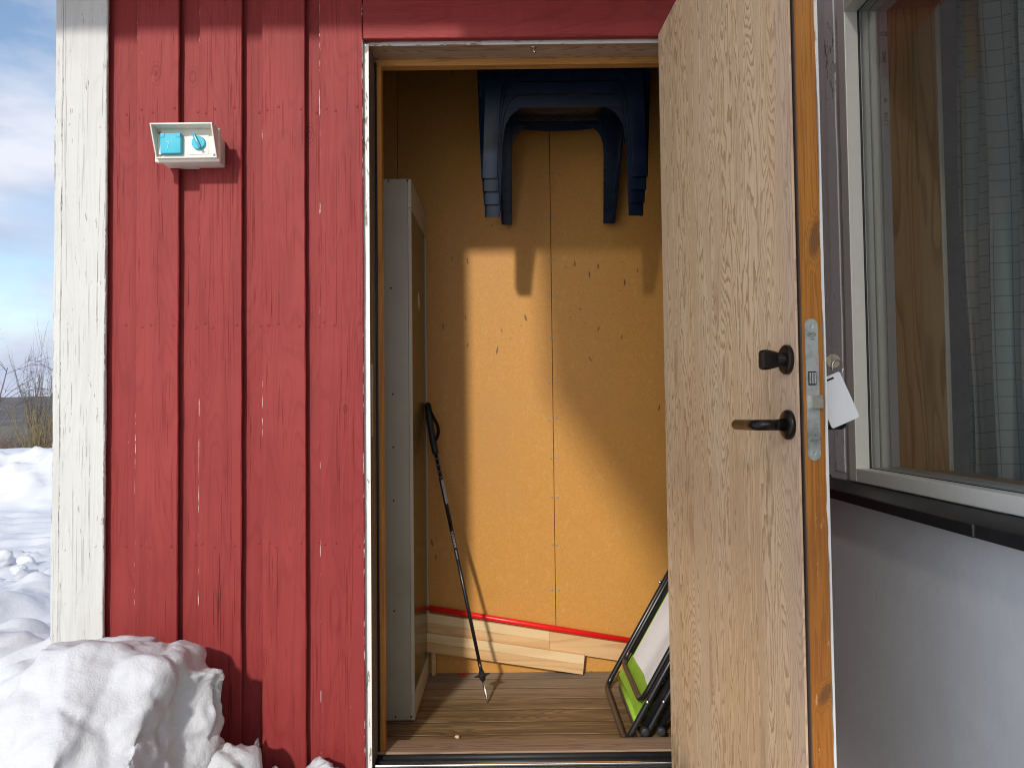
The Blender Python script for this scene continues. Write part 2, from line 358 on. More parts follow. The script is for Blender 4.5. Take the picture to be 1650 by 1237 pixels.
def lockmetal():
    t = NT('worn_zinc_plate')
    v = t.coord((1, 1, 1), rnd=False)
    a = t.noise(v, 45, 5, 0.65)
    b = t.noise(v, 14, 4, 0.6)
    c = t.mix(t.step(a, 0.4, 0.65), (0.46, 0.49, 0.46), (0.33, 0.36, 0.34))
    c = t.mix(t.math('MULTIPLY', t.step(b, 0.52, 0.68), 0.7), c, (0.16, 0.165, 0.155))
    c = t.mix(t.math('MULTIPLY', t.step(t.noise(v, 170, 2), 0.70, 0.74), 0.7), c, (0.05, 0.05, 0.05))
    return t.pbr(c, 0.42, 0.35, t.bump(a, 0.2, 0.0004), 0.5)
M['zinc'] = lockmetal()

def render_wall():
    t = NT('grey_painted_render')
    v = t.coord((1, 1, 1), rnd=False)
    a = t.noise(v, 7, 4, 0.6)
    b = t.noise(v, 60, 4, 0.6)
    vo = t.voro(t.n('VectorMath', {0: v, 1: (7, 9, 6)}, operation='MULTIPLY').outputs[0], 1)
    pit = t.math('MULTIPLY', t.math('SUBTRACT', 1, t.step(vo.outputs['Distance'], 0.012, 0.035)), t.math('LESS_THAN', t.n('SeparateColor', {0: vo.outputs['Color']}).outputs[0], 0.6))
    scr = t.step(t.noise(t.n('VectorMath', {0: v, 1: (4, 55, 6)}, operation='MULTIPLY').outputs[0], 1, 3, 0.6), 0.70, 0.74)
    c = t.mix(t.step(a, 0.3, 0.7), (0.69, 0.693, 0.70), (0.73, 0.733, 0.74))
    c = t.mix(t.math('MULTIPLY', t.math('MAXIMUM', pit, t.math('MULTIPLY', scr, 0.5)), 0.5), c, (0.2, 0.2, 0.2))
    h = t.math('ADD', t.math('MULTIPLY', a, 3.0), t.math('ADD', t.math('MULTIPLY', b, 0.35), t.math('MULTIPLY', pit, -1.4)))
    return t.pbr(c, 0.34, 0, t.bump(h, 0.5, 0.002), 0.5)
M['render'] = render_wall()
M['strip'] = chipped('pale_peeling_render', (0.74, 0.74, 0.745), (0.25, 0.25, 0.25), 0.70, sc=45)
M['doorgrey'] = painted_wood('pale_grey_door_paint', (0.58, 0.58, 0.57), (0.48, 0.48, 0.47), (0.62, 0.62, 0.61), 2, 0.5)
M['room'] = plain('dim_room_paint', (0.25, 0.23, 0.21), 0.8)
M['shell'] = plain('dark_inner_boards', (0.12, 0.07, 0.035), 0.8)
M['roof'] = plain('dark_roof_boards', (0.16, 0.13, 0.11), 0.8)
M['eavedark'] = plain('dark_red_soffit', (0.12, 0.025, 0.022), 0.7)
M['eave'] = plain('white_soffit_boards', (0.78, 0.77, 0.74), 0.6)

def snow(name, sss=0.0, fine=1.0, k=1.0):
    t = NT(name)
    v = t.coord((1, 1, 1), rnd=False)
    a = t.noise(v, 42, 5, 0.65)
    b = t.noise(v, 260, 3, 0.7)
    c = t.mix(t.step(t.noise(v, 4, 3), 0.3, 0.7), (0.69 * k, 0.70 * k, 0.725 * k), (0.735 * k, 0.745 * k, 0.76 * k))
    c = t.mix(t.math('MULTIPLY', t.step(t.noise(v, 120, 3, 0.7), 0.70, 0.76), 0.25), c, (0.35, 0.34, 0.32))
    h = t.math('ADD', t.math('MULTIPLY', a, 1.0), t.math('MULTIPLY', b, 0.3))
    return t.pbr(c, 0.55, 0, t.bump(h, 0.45 * fine, 0.006), 0.3, sss)
M['snow'] = snow('snow')
M['snowblock'] = snow('packed_snow', 0.1, 1.5, 0.86)

def hillmat():
    t = NT('wooded_hill')
    v = t.coord((1, 1, 1), rnd=False)
    a = t.noise(t.n('VectorMath', {0: v, 1: (0.06, 0.02, 0.3)}, operation='MULTIPLY').outputs[0], 1, 5, 0.7)
    b = t.noise(t.n('VectorMath', {0: v, 1: (0.35, 0.06, 0.9)}, operation='MULTIPLY').outputs[0], 1, 4, 0.7)
    c = t.mix(t.step(a, 0.35, 0.7), (0.115, 0.108, 0.10), (0.17, 0.16, 0.15))
    c = t.mix(t.math('MULTIPLY', t.step(b, 0.63, 0.68), 0.7), c, (0.55, 0.57, 0.60))
    return t.pbr(c, 0.95, 0, None, 0.1)
M['hill'] = hillmat()
def fieldmat():
    t = NT('winter_slope')
    v = t.coord((1, 1, 1), rnd=False)
    b = t.noise(t.n('VectorMath', {0: v, 1: (0.5, 0.25, 0.5)}, operation='MULTIPLY').outputs[0], 1, 5, 0.7)
    c = t.mix(t.step(b, 0.4, 0.6), (0.15, 0.145, 0.11), (0.20, 0.19, 0.15))
    c = t.mix(t.step(b, 0.67, 0.70), c, (0.75, 0.77, 0.8))
    return t.pbr(c, 0.95, 0, None, 0.1)
M['field'] = fieldmat()

def curtainmat():
    t = NT('checked_curtain_cloth')
    uv = t.n('SeparateXYZ', {0: t.n('TexCoord').outputs['UV']})
    u, v = uv.outputs[0], uv.outputs[1]
    def grid(x, p, w):
        f = t.math('FRACT', t.math('DIVIDE', x, p))
        return t.math('LESS_THAN', f, w)
    g = t.math('MAXIMUM', grid(u, 0.036, 0.055), grid(v, 0.036, 0.055))
    cell = t.n('CombineXYZ', {0: t.math('FLOOR', t.math('DIVIDE', u, 0.108)), 1: t.math('FLOOR', t.math('DIVIDE', v, 0.36)), 2: 3.0}).outputs[0]
    wn = t.n('TexWhiteNoise', {'Vector': cell}, noise_dimensions='3D')
    c = t.ramp(wn.outputs[0], [(0.0, (0.47, 0.50, 0.495)), (0.42, (0.52, 0.51, 0.49)), (0.66, (0.43, 0.49, 0.49)), (0.86, (0.56, 0.47, 0.32))], 'CONSTANT')
    weave = t.noise(t.coord((1, 1, 1), rnd=False), 420, 2)
    c = t.mix(t.math('MULTIPLY', g, 0.7), c, (0.14, 0.155, 0.165))
    p = t.n('BsdfPrincipled', {'Base Color': c, 'Roughness': 0.85, 'Normal': t.bump(weave, 0.3, 0.0004)})
    tl = t.n('BsdfTranslucent', {'Color': c})
    mx = t.n('MixShader', {0: 0.1, 1: p.outputs[0], 2: tl.outputs[0]})
    t.t.links.new(mx.outputs[0], t.out.inputs[0])
    return t.m
M['curtain'] = curtainmat()

def glassmat():
    t = NT('window_glass')
    lw = t.n('LayerWeight', {'Blend': 0.5})
    f = t.math('ADD', 0.05, t.math('MULTIPLY', t.math('POWER', lw.outputs['Facing'], 5.0), 0.95), clamp=True)
    tr = t.n('BsdfTransparent', {'Color': (0.86, 0.865, 0.85)})
    gl = t.n('BsdfGlossy', {'Color': (1, 1, 1), 'Roughness': 0.0})
    mx = t.n('MixShader', {0: f, 1: tr.outputs[0], 2: gl.outputs[0]})
    t.t.links.new(mx.outputs[0], t.out.inputs[0])
    return t.m
M['glass'] = glassmat()
def icemat():
    t = NT('clear_ice')
    p = t.n('BsdfPrincipled', {'Base Color': (0.85, 0.88, 0.9), 'Roughness': 0.12, 'Transmission Weight': 0.85, 'IOR': 1.31})
    t.t.links.new(p.outputs[0], t.out.inputs[0])
    return t.m
M['ice'] = icemat()
def shade_sheet_mat():  # made-up translucent sheet that softens the shade it casts
    t = NT('milky_shade_sheet')
    d = t.n('BsdfDiffuse', {'Color': (0.7, 0.7, 0.68, 1)}); tl = t.n('BsdfTranslucent', {'Color': (0.85, 0.85, 0.83, 1)}); tr = t.n('BsdfTransparent', {'Color': (0.9, 0.9, 0.9, 1)})
    m1 = t.n('MixShader', {0: 0.62, 1: d.outputs[0], 2: tl.outputs[0]})
    m2 = t.n('MixShader', {0: 0.47, 1: m1.outputs[0], 2: tr.outputs[0]})
    t.t.links.new(m2.outputs[0], t.out.inputs[0])
    return t.m
M['shade_sheet'] = shade_sheet_mat()
M['dark_slab'] = plain('dark_slab_grey', (0.07, 0.07, 0.07), 0.8, 0, 0.3, 0.6, 90)  # for the dark slab added in front of the door

# ------------------------------------------------------------------ mesh helpers
def bm_new():
    return bmesh.new()

def box(bm, x0, x1, y0, y1, z0, z1, mi=0, bev=0.0, mats=None):
    vs = [bm.verts.new((x, y, z)) for x in (x0, x1) for y in (y0, y1) for z in (z0, z1)]
    q = [(0, 1, 3, 2), (4, 6, 7, 5), (0, 4, 5, 1), (2, 3, 7, 6), (0, 2, 6, 4), (1, 5, 7, 3)]  # -x +x -y +y -z +z
    fs = []
    for i, f in enumerate(q):
        fc = bm.faces.new([vs[k] for k in f])
        fc.material_index = mats[i] if mats else mi
        fs.append(fc)
    if bev:
        es = list({e for f in fs for e in f.edges})
        r = bmesh.ops.bevel(bm, geom=es, offset=bev, segments=2, profile=0.5, affect='EDGES')
    return vs

def obox(bm, c, ax, ay, az, hx, hy, hz, mi=0, bev=0.0):
    c = Vector(c); ax, ay, az = Vector(ax).normalized(), Vector(ay).normalized(), Vector(az).normalized()
    before = set(bm.verts)
    box(bm, -hx, hx, -hy, hy, -hz, hz, mi, bev)
    for v in bm.verts:
        if v not in before:
            p = v.co
            v.co = c + ax * p.x + ay * p.y + az * p.z

def prism(bm, pts, vec, mi=0):
    vec = Vector(vec)
    a = [bm.verts.new(p) for p in pts]
    b = [bm.verts.new(Vector(p) + vec) for p in pts]
    n = len(pts)
    fs = [bm.faces.new(a[::-1]), bm.faces.new(b)]
    for i in range(n):
        fs.append(bm.faces.new((a[i], a[(i + 1) % n], b[(i + 1) % n], b[i])))
    for f in fs:
        f.material_index = mi
    return fs

def frame_of(d, hint=None):
    d = d.normalized()
    h = hint or (Vector((0, 0, 1)) if abs(d.z) < 0.9 else Vector((1, 0, 0)))
    a = d.cross(h).normalized()
    return a, a.cross(d).normalized()

def tube(bm, pts, rad, n=10, mi=0, cap=True):
    pts = [Vector(p) for p in pts]
    rads = rad if isinstance(rad, (list, tuple)) else [rad] * len(pts)
    rings = []
    a = None
    for i, p in enumerate(pts):
        d = (pts[min(i + 1, len(pts) - 1)] - pts[max(i - 1, 0)])
        if a is None:
            a, b = frame_of(d)
        else:
            d = d.normalized()
            a = (a - d * a.dot(d)).normalized()
            b = a.cross(d)
        b = d.normalized().cross(a)
        rings.append([bm.verts.new(p + (a * math.cos(2 * PI * k / n) + b * math.sin(2 * PI * k / n)) * rads[i]) for k in range(n)])
    for r1, r2 in zip(rings, rings[1:]):
        for k in range(n):
            f = bm.faces.new((r1[k], r1[(k + 1) % n], r2[(k + 1) % n], r2[k]))
            f.material_index = mi; f.smooth = True
    if cap:
        for r in (rings[0][::-1], rings[-1]):
            f = bm.faces.new(r); f.material_index = mi

def rounded(pts, rad, n=6):
    pts = [Vector(p) for p in pts]
    out = [pts[0]]
    for a, b, c in zip(pts, pts[1:], pts[2:]):
        d1, d2 = (a - b), (c - b)
        r = min(rad, d1.length * 0.48, d2.length * 0.48)
        p1, p2 = b + d1.normalized() * r, b + d2.normalized() * r
        for i in range(n + 1):
            t = i / n
            out.append(p1 * (1 - t) ** 2 + b * 2 * t * (1 - t) + p2 * t * t)
    out.append(pts[-1])
    return out

def lathe(bm, origin, axis, prof, n=24, mi=0):
    """prof: (distance along axis, radius)"""
    o = Vector(origin); d = Vector(axis).normalized()
    a, b = frame_of(d)
    rings = []
    for h, r in prof:
        rings.append([bm.verts.new(o + d * h + (a * math.cos(2 * PI * k / n) + b * math.sin(2 * PI * k / n)) * max(r, 1e-5)) for k in range(n)])
    for r1, r2 in zip(rings, rings[1:]):
        for k in range(n):
            f = bm.faces.new((r1[k], r1[(k + 1) % n], r2[(k + 1) % n], r2[k]))
            f.material_index = mi; f.smooth = True
    for r in (rings[0][::-1], rings[-1]):
        f = bm.faces.new(r); f.material_index = mi

def plank(bm, x0, x1, y0, y1, z0, z1, ax=2, ch=0.0025, step=0.03, jit=0.0005, seed=0, mi=0, me=1, warp=0.0, only=None):
    """a sawn board: chamfered section swept along an axis, edges a little uneven"""
    lo, hi = [x0, y0, z0], [x1, y1, z1]
    o = [i for i in range(3) if i != ax]
    L0, L1 = lo[ax], hi[ax]
    n = max(2, int((L1 - L0) / step))
    a0, a1, b0, b1 = lo[o[0]], hi[o[0]], lo[o[1]], hi[o[1]]
    sec = [(a0 + ch, b0), (a1 - ch, b0), (a1, b0 + ch), (a1, b1 - ch), (a1 - ch, b1), (a0 + ch, b1), (a0, b1 - ch), (a0, b0 + ch)]
    rings = []
    for i in range(n + 1):
        t = L0 + (L1 - L0) * i / n
        ring = []
        for k, (a, b) in enumerate(sec):
            ja = mnoise.noise(Vector((t * 9, seed * 7.3 + k // 2 * 3.1, 0.3))) * jit * 2 + mnoise.noise(Vector((t * 60, seed * 3.3 + k * 2.1, 5.3))) * jit
            jb = mnoise.noise(Vector((t * 50, seed * 5.3 + k * 4.7, 9.1))) * jit * 0.6
            wv = mnoise.noise(Vector((t * 0.9, seed * 2.2, 1.7))) * warp
            p = [0, 0, 0]
            p[ax] = t; p[o[0]] = a + ja + wv; p[o[1]] = b + jb
            ring.append(bm.verts.new(p))
        rings.append(ring)
    for r1, r2 in zip(rings, rings[1:]):
        for k in range(8):
            f = bm.faces.new((r1[k], r1[(k + 1) % 8], r2[(k + 1) % 8], r2[k]))
            f.material_index = me if (k % 2 if only is None else k == only) else mi
    for r in (rings[0][::-1], rings[-1]):
        bm.faces.new(r).material_index = mi

def blob(bm, c, s, sub=4, amp=0.18, freq=2.2, seed=0, flat=None, mi=0):
    r = bmesh.ops.create_icosphere(bm, subdivisions=sub, radius=1.0)
    for v in r['verts']:
        p = v.co.copy()
        q = p * freq + Vector((seed * 3.7, seed * 1.3, seed))
        d = mnoise.fractal(q, 1.0, 2.0, 4) * amp + mnoise.noise(p * freq * 0.5 + Vector((seed, 9, 3))) * amp
        p = p * (1 + d)
        v.co = Vector((c[0] + p.x * s[0], c[1] + p.y * s[1], c[2] + p.z * s[2]))
    for f in bm.faces:
        f.smooth = True

def obj(name, bm, mats, parent=None, label=None, smooth=None, fix=True):
    if fix:
        bmesh.ops.recalc_face_normals(bm, faces=bm.faces)
    me = bpy.data.meshes.new(name)
    bm.to_mesh(me)
    bm.free()
    for k in (mats if isinstance(mats, (list, tuple)) else [mats]):
        me.materials.append(M[k])
    o = bpy.data.objects.new(name, me)
    COL.objects.link(o)
    if smooth:
        me.polygons.foreach_set('use_smooth', [True] * len(me.polygons))
        me.set_sharp_from_angle(angle=R(smooth))
    if parent is not None:
        o.parent = parent
        if parent.type == 'EMPTY':
            o.matrix_parent_inverse = Matrix.Translation(-parent.location)
    if label:
        o['label'] = label
    return o

def tag(o, label, cat, group=None, kind=None):
    o['label'] = label
    o['category'] = cat
    if group: o['group'] = group
    if kind: o['kind'] = kind
    return o

def thing(name, label, cat, loc=(0, 0, 0), group=None):
    o = bpy.data.objects.new(name, None)
    o.empty_display_size = 0.1
    COL.objects.link(o)
    o.location = loc
    return tag(o, label, cat, group)

def text_mesh(bm, body, size, origin, xdir, ydir, ext=0.0003, mi=0, align='CENTER'):
    cu = bpy.data.curves.new('lettering', 'FONT')
    cu.body = body; cu.size = size; cu.extrude = ext
    cu.align_x = align; cu.align_y = 'CENTER'; cu.resolution_u = 2
    ob = bpy.data.objects.new('lettering', cu)
    COL.objects.link(ob)
    dg = bpy.context.evaluated_depsgraph_get()
    me = ob.evaluated_get(dg).to_mesh()
    X, Y = Vector(xdir).normalized(), Vector(ydir).normalized()
    Z = X.cross(Y)
    o = Vector(origin)
    vs = [bm.verts.new(o + X * v.co.x + Y * v.co.y + Z * v.co.z) for v in me.vertices]
    for p in me.polygons:
        try:
            f = bm.faces.new([vs[i] for i in p.vertices]); f.material_index = mi
        except ValueError:
            pass
    ob.evaluated_get(dg).to_mesh_clear()
    bpy.data.objects.remove(ob)
    bpy.data.curves.remove(cu)

# ------------------------------------------------------------------ red wooden building
B = thing('wooden_building', 'red board-clad building with white corner board and open storage closet', 'building', (0, 2.3, 0))
YF = 2.10            # face of the raised boards
ZT = 2.52
def nails(bm, xs, zs, y, seed, mi=0):
    rnd = random.Random(seed)
    for z in zs:
        for x in xs:
            c = (x + rnd.uniform(-.006, .006), y, z + rnd.uniform(-.008, .008))
            lathe(bm, c, (0, -1, 0), [(-.001, .0042), (.0004, .0042), (.0010, .0028), (.0012, .0005)], 8, mi)

raised = [(-1.0732, -.9509), (-.8924, -.7701), (-.7116, -.5876), (-.5468, -.4215)]
recess = [(-1.19, -1.05), (-.985, -.86), (-.80, -.68), (-.62, -.515)]
for i, (a, b) in enumerate(raised):
    bm = bm_new()
    plank(bm, a, b, YF, YF + .0105, -.12, ZT, 2, .0022, .02, .0006, i + 1, 0, 1, .0015, 7 if i < 3 else None)
    box(bm, a + .012, b - .042, YF + .0103, YF + .0232, -.12, ZT - .001)
    nails(bm, (a + .016, a + .045, b - .018), (.66, 1.285, 1.905), YF, i)
    obj('wall_board', bm, ['red', 'rededge'], B)
for i, (a, b) in enumerate(recess):
    bm = bm_new()
    plank(bm, a, b, YF + .024, YF + .046, -.12, ZT, 2, .002, .05, .0004, i + 21)
    nails(bm, ((a + b) / 2 + .012,), (.66, 1.285, 1.905), YF + .024, i + 9)
    obj('backing_board', bm, ['red', 'red'], B)
bm = bm_new()
plank(bm, -1.285, -1.158, YF - .002, YF + .0105, -.12, ZT, 2, .0025, .012, .0009, 40)
box(bm, -1.284, -1.19, YF + .0103, YF + .0232, -.12, ZT - .001)
nails(bm, (-1.262, -1.18), (.66, 1.30, 1.865), YF - .002, 31)
obj('corner_board', bm, ['white', 'whiteedge'], B, 'white painted corner board with cracked paint')
bm = bm_new()
plank(bm, -1.311, -1.2867, YF + .003, YF + .14, -.12, ZT, 2, .003, .012, .0012, 44)
obj('side_corner_board', bm, ['white', 'whiteedge'], B, 'white edge of the side corner board with flaking paint')
bm = bm_new()
box(bm, -1.286, -1.24, YF + .024, 3.1, -.12, ZT)
obj('end_wall', bm, 'red', B)
bm = bm_new()
plank(bm, -.4185, 1.03, YF, YF + .022, 2.109, 2.34, 0, .0022, .02, .0006, 50)
plank(bm, -.4185, 1.03, YF + .001, YF + .023, 2.343, ZT, 0, .0022, .02, .0006, 51)
obj('lintel_board', bm, ['redx', 'redx'], B)
bm = bm_new()
plank(bm, .492, 1.03, YF, YF + .022, -.12, 2.107, 2, .0022, .03, .0006, 52)
obj('wall_board', bm, ['red', 'red'], B)

# door frame
F = obj('door_frame', (lambda b: (box(b, -.470, -.4065, 2.1155, 2.213, -.05, 2.101, mats=[1, 1, 0, 1, 1, 1]), b)[1])(bm_new()), ['trimwhite', 'weath'], B)
bm = bm_new(); plank(bm, -.4695, -.388, 2.2155, 2.25, .0, 2.083, 2, .0025, .06, .0003, 60); obj('jamb_stop', bm, ['orange', 'orange'], F)
bm = bm_new(); tube(bm, [(-.4045, 2.211, .03), (-.4045, 2.211, 2.09)], .0042, 8); obj('gasket', bm, 'rubber', F)
bm = bm_new(); box(bm, -.470, .5515, 2.1305, 2.213, 2.1025, 2.17, mats=[1, 1, 0, 1, 1, 1]); obj('frame_head', bm, ['trimwhitex', 'weathx'], F)
bm = bm_new(); plank(bm, -.4695, .551, 2.215, 2.25, 2.0835, 2.169, 0, .003, .06, .0003, 61); obj('head_stop', bm, ['orangex', 'orangex'], F)
bm = bm_new()
box(bm, .4812, .4912, 2.1032, 2.1305, -.05, 2.1, 1)  # filler added to stop light leaking past the hinge side
box(bm, .4815, .551, 2.131, 2.213, -.05, 2.1, mats=[1, 1, 0, 1, 1, 1])
plank(bm, .476, .5505, 2.2155, 2.25, .0, 2.083, 2, .0025, .06, .0003, 62, 2, 2)
obj('hinge_jamb', bm, ['trimwhite', 'weath', 'orange'], F)
bm = bm_new(); box(bm, .450, .4808, 2.1062, 2.1303, .03, 2.1); obj('hinge_gap_block', bm, 'rubber', F)  # unseen strip added to block light through the hinge gap
bm = bm_new()   # strike plate slot in the latch jamb
box(bm, -.4072, -.4056, 2.135, 2.150, .96, 1.17, bev=.0004); obj('strike_plate', bm, 'zinc', F)
bm = bm_new()
tube(bm, [(.075, 2.150, 2.1022), (.075, 2.150, 2.092), (.080, 2.146, 2.086)], .0028, 8)
lathe(bm, (.075, 2.150, 2.1024), (0, 0, -1), [(0, .009), (.0015, .009), (.002, .004)], 12)
obj('head_pin', bm, 'chrome', F)
bm = bm_new(); plank(bm, -.47, .551, 2.2005, 2.2885, -.04, .033, 0, .004, .05, .0004, 63)
T = obj('threshold', bm, ['sill', 'sill'], F)
bm = bm_new()
box(bm, -.405, .486, 2.119, 2.1995, -.02, .020, bev=.002)
tube(bm, [(-.404, 2.190, .023), (.485, 2.190, .023)], .0095, 10)
tube(bm, [(-.404, 2.166, .020), (.485, 2.166, .020)], .0075, 10)
obj('threshold_seal', bm, 'rubber', T)
bm = bm_new(); box(bm, -.405, .486, 2.1365, 2.1485, .020, .0275, bev=.002); obj('threshold_rail', bm, 'chrome', T)
bm = bm_new(); plank(bm, -.405, .486, 2.088, 2.1185, -.06, .0125, 0, .003, .05, .0005, 64); obj('threshold_nosing', bm, ['sill', 'sill'], T)

# closet shell
bm = bm_new(); box(bm, -1.28, .798, 2.104, 2.20, -.35, -.062, bev=.004); obj('foundation', bm, 'strip', B)
bm = bm_new(); box(bm, -1.02, .93, 2.289, 2.98, -.04, .0); obj('floor_boards', bm, 'deck', B)
YB = 2.94
for a, b in ((-1.02, -.4515), (-.4495, .1612), (.1632, .93)):
    bm = bm_new()
    box(bm, a, b, YB, YB + .012, .001, 2.48, bev=.0012)
    zs = [2.12, 1.98, 1.80, 1.632, 1.488, 1.323, 1.141, .993, .835, .682, .497, .322, .09]
    rnd = random.Random(int(a * 100))
    for z in zs:
        for x, sgn in ((a + .011, 1), (b - .011, 1)):
            if abs(x) > .9: continue
            lathe(bm, (x + rnd.uniform(-.004, .004), YB - .0002, z + rnd.uniform(-.006, .006)), (0, -1, 0), [(-.001, .0042), (.0006, .0042), (.0009, .003)], 10, 1)
    obj('back_panel', bm, ['hard', 'screwgrey'], B)
bm = bm_new(); box(bm, -1.035, .945, YB + .013, YB + .03, -.04, 2.5); obj('back_frame', bm, 'roof', B)
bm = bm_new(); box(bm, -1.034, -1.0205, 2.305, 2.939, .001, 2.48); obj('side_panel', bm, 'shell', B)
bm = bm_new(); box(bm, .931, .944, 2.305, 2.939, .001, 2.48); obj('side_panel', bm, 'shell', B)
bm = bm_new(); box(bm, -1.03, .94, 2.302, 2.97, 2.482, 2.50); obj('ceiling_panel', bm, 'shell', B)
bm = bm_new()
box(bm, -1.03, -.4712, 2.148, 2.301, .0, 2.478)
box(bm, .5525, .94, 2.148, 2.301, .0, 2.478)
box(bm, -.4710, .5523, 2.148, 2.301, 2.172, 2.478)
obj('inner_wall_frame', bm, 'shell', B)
# main eave over the facade
bm = bm_new()
box(bm, -1.85, .62, 1.52, 2.096, 2.48, 2.50)
box(bm, -1.87, .62, 1.49, 1.518, 2.462, 2.62)
obj('eave', bm, 'eavedark', B)
bm = bm_new()
prism(bm, [(-1.88, 1.45, 2.605), (-1.88, 3.3, 3.1), (-1.88, 3.3, 3.14), (-1.88, 1.45, 2.645)], (3.2, 0, 0))
obj('roof', bm, 'roof', B)

# ------------------------------------------------------------------ door leaf
DA = Vector((.434, 2.1, 0)); DD = Vector((.0651, -.9979, 0)).normalized(); DN = Vector((-.9979, -.0651, 0)).normalized()
DW, DT, DZ0, DZ1 = .85, .0445, .026, 2.111
def dp(s, off, z):      # along the leaf, inward from its inner face, height
    p = DA + DD * s + DN * off
    return Vector((p.x, p.y, z))
bm = bm_new()
cz = (DZ0 + DZ1) / 2
obox(bm, dp((DW - .012) / 2, -.0019, cz), DD, DN, (0, 0, 1), (DW - .0135) / 2, .0019, (DZ1 - DZ0) / 2, 0, .0006)
obox(bm, dp((DW - .002) / 2, -(DT + .0045) / 2 , cz), DD, DN, (0, 0, 1), (DW - .002) / 2 - .0045, (DT - .012) / 2, (DZ1 - DZ0) / 2 - .001, 1)
D = obj('door', bm, ['veneer', 'weath'], B, 'open door with weathered oak veneer inner face')
bm = bm_new()
bb = bm_new(); bb.free()
# lipping on the free edge: stained wood, the outer arris thick with white paint
def edge_strip(bm, n0, n1, proud, seed, jit, mi, in_jit=0.0):
    n = 110
    L = []
    for i in range(n + 1):
        z = DZ0 + (DZ1 - DZ0) * i / n
        j = mnoise.noise(Vector((z * 5, seed, 0))) * jit + mnoise.noise(Vector((z * 32, seed, 3))) * jit * .6
        L.append([bm.verts.new(dp(DW - .004, n0 + j, z)), bm.verts.new(dp(DW + proud, n0 + j, z)), bm.verts.new(dp(DW + proud, n1, z)), bm.verts.new(dp(DW - .004, n1, z))])
    for a, b in zip(L, L[1:]):
        for k in range(4):
            bm.faces.new((a[k], a[(k + 1) % 4], b[(k + 1) % 4], b[k])).material_index = mi
    bm.faces.new(L[0][::-1]).material_index = mi; bm.faces.new(L[-1]).material_index = mi
edge_strip(bm, -.0405, -.0062, 0.0, 1, .0, 0)
obj('edge_lipping', bm, 'lipping', D, 'orange stained edge of the open door')
bm = bm_new(); edge_strip(bm, -.0416, -.0455, .0007, 7, .0030, 0)
obj('painted_arris', bm, 'trimwhite', D)
bm = bm_new()
obox(bm, dp(DW / 2, -.0432, cz), DD, DN, (0, 0, 1), DW / 2 - .005, .0022, (DZ1 - DZ0) / 2 - .001)
obj('outer_face', bm, 'doorgrey', D)
bm = bm_new()
pl = [(-.0105, .0), (.0105, .0)]
pts = []
zc0, zc1, hw = .9535, 1.1715, .0112
for k in range(13):
    a = PI * k / 12; pts.append((math.cos(a) * hw, zc1 + math.sin(a) * hw))
for k in range(13):
    a = PI + PI * k / 12; pts.append((math.cos(a) * hw, zc0 + math.sin(a) * hw))
NP = -.0205
prism(bm, [dp(DW + .0002, NP + x, z) for x, z in pts], DD * .0018)
for z in (1.1695, .9555):
    lathe(bm, dp(DW + .0019, NP, z), DD, [(0, .0052), (.0006, .005), (.0007, .003), (.0003, .0022), (.0003, .0004)], 16)
XD = DN * -1       # reading direction on the edge, seen from outside
text_mesh(bm, 'ABLOY', .0052, dp(DW + .0021, NP, .9755), XD, (0, 0, 1), mi=1)
text_mesh(bm, 'ABLOY', .0032, dp(DW + .0021, NP, 1.1555), XD, (0, 0, 1), mi=1)
text_mesh(bm, '1510', .0044, dp(DW + .0021, NP, 1.1475), XD, (0, 0, 1), mi=1)
ring = [dp(DW + .0021, NP + math.cos(a) * .0068, 1.1555 + math.sin(a) * .0036) for a in [2 * PI * k / 24 for k in range(25)]]
tube(bm, ring, .0004, 5, 1)
LP = obj('lock_plate', bm, ['zinc', 'ink'], D, smooth=30)
bm = bm_new()
prism(bm, [dp(DW + .0021, NP + x, z) for x, z in ((-.0125, 1.031), (.006, 1.031), (.006, 1.0525), (-.0125, 1.0525))], DD * .010)
obj('latch_bolt', bm, 'chrome', LP)
bm = bm_new()
obox(bm, dp(DW + .0026, NP + .001, 1.0815), DD, DN, (0, 0, 1), .0008, .0068, .0115, 0, .0003)
for k in (-1, 0, 1):
    obox(bm, dp(DW + .0038, NP + .001 + k * .0042, 1.0815), DD, DN, (0, 0, 1), .0006, .0016, .0098, 1, .0003)
obj('dead_bolt', bm, ['hole', 'zinc'], LP)
HS, HZ, KZ = .803, 1.002, 1.1163
bm = bm_new()
lathe(bm, dp(HS, 0, HZ), DN, [(0, .0262), (.006, .0262), (.0085, .0235), (.009, .012)], 32)
lathe(bm, dp(HS, .008, HZ), DN, [(0, .0115), (.02, .0095), (.03, .0095)], 20)
tube(bm, rounded([dp(HS, .02, HZ), dp(HS, .056, HZ), dp(HS - .104, .056, HZ - .001)], .02, 8), .0098, 14)
obj('door_handle', bm, 'bronze', D)
bm = bm_new()
lathe(bm, dp(HS, 0, KZ), DN, [(0, .0262), (.006, .0262), (.0085, .0235), (.009, .012)], 32)
lathe(bm, dp(HS, .008, KZ), DN, [(0, .0125), (.014, .0115)], 20)
secs = []
for h, hx, hz in ((.016, .0065, .012), (.026, .008, .0150), (.040, .0105, .0178), (.047, .010, .0172), (.050, .007, .0145)):
    secs.append([bm.verts.new(dp(HS + sx * hx, h, KZ + sz * hz)) for sx, sz in ((-1, -.8), (-.6, -1), (.6, -1), (1, -.8), (1, .8), (.6, 1), (-.6, 1), (-1, .8))])
for a, b in zip(secs, secs[1:]):
    for k in range(8): bm.faces.new((a[k], a[(k + 1) % 8], b[(k + 1) % 8], b[k]))
bm.faces.new(secs[0][::-1]); bm.faces.new(secs[-1])
obj('turn_knob', bm, 'bronze', D, smooth=35)
bm = bm_new()
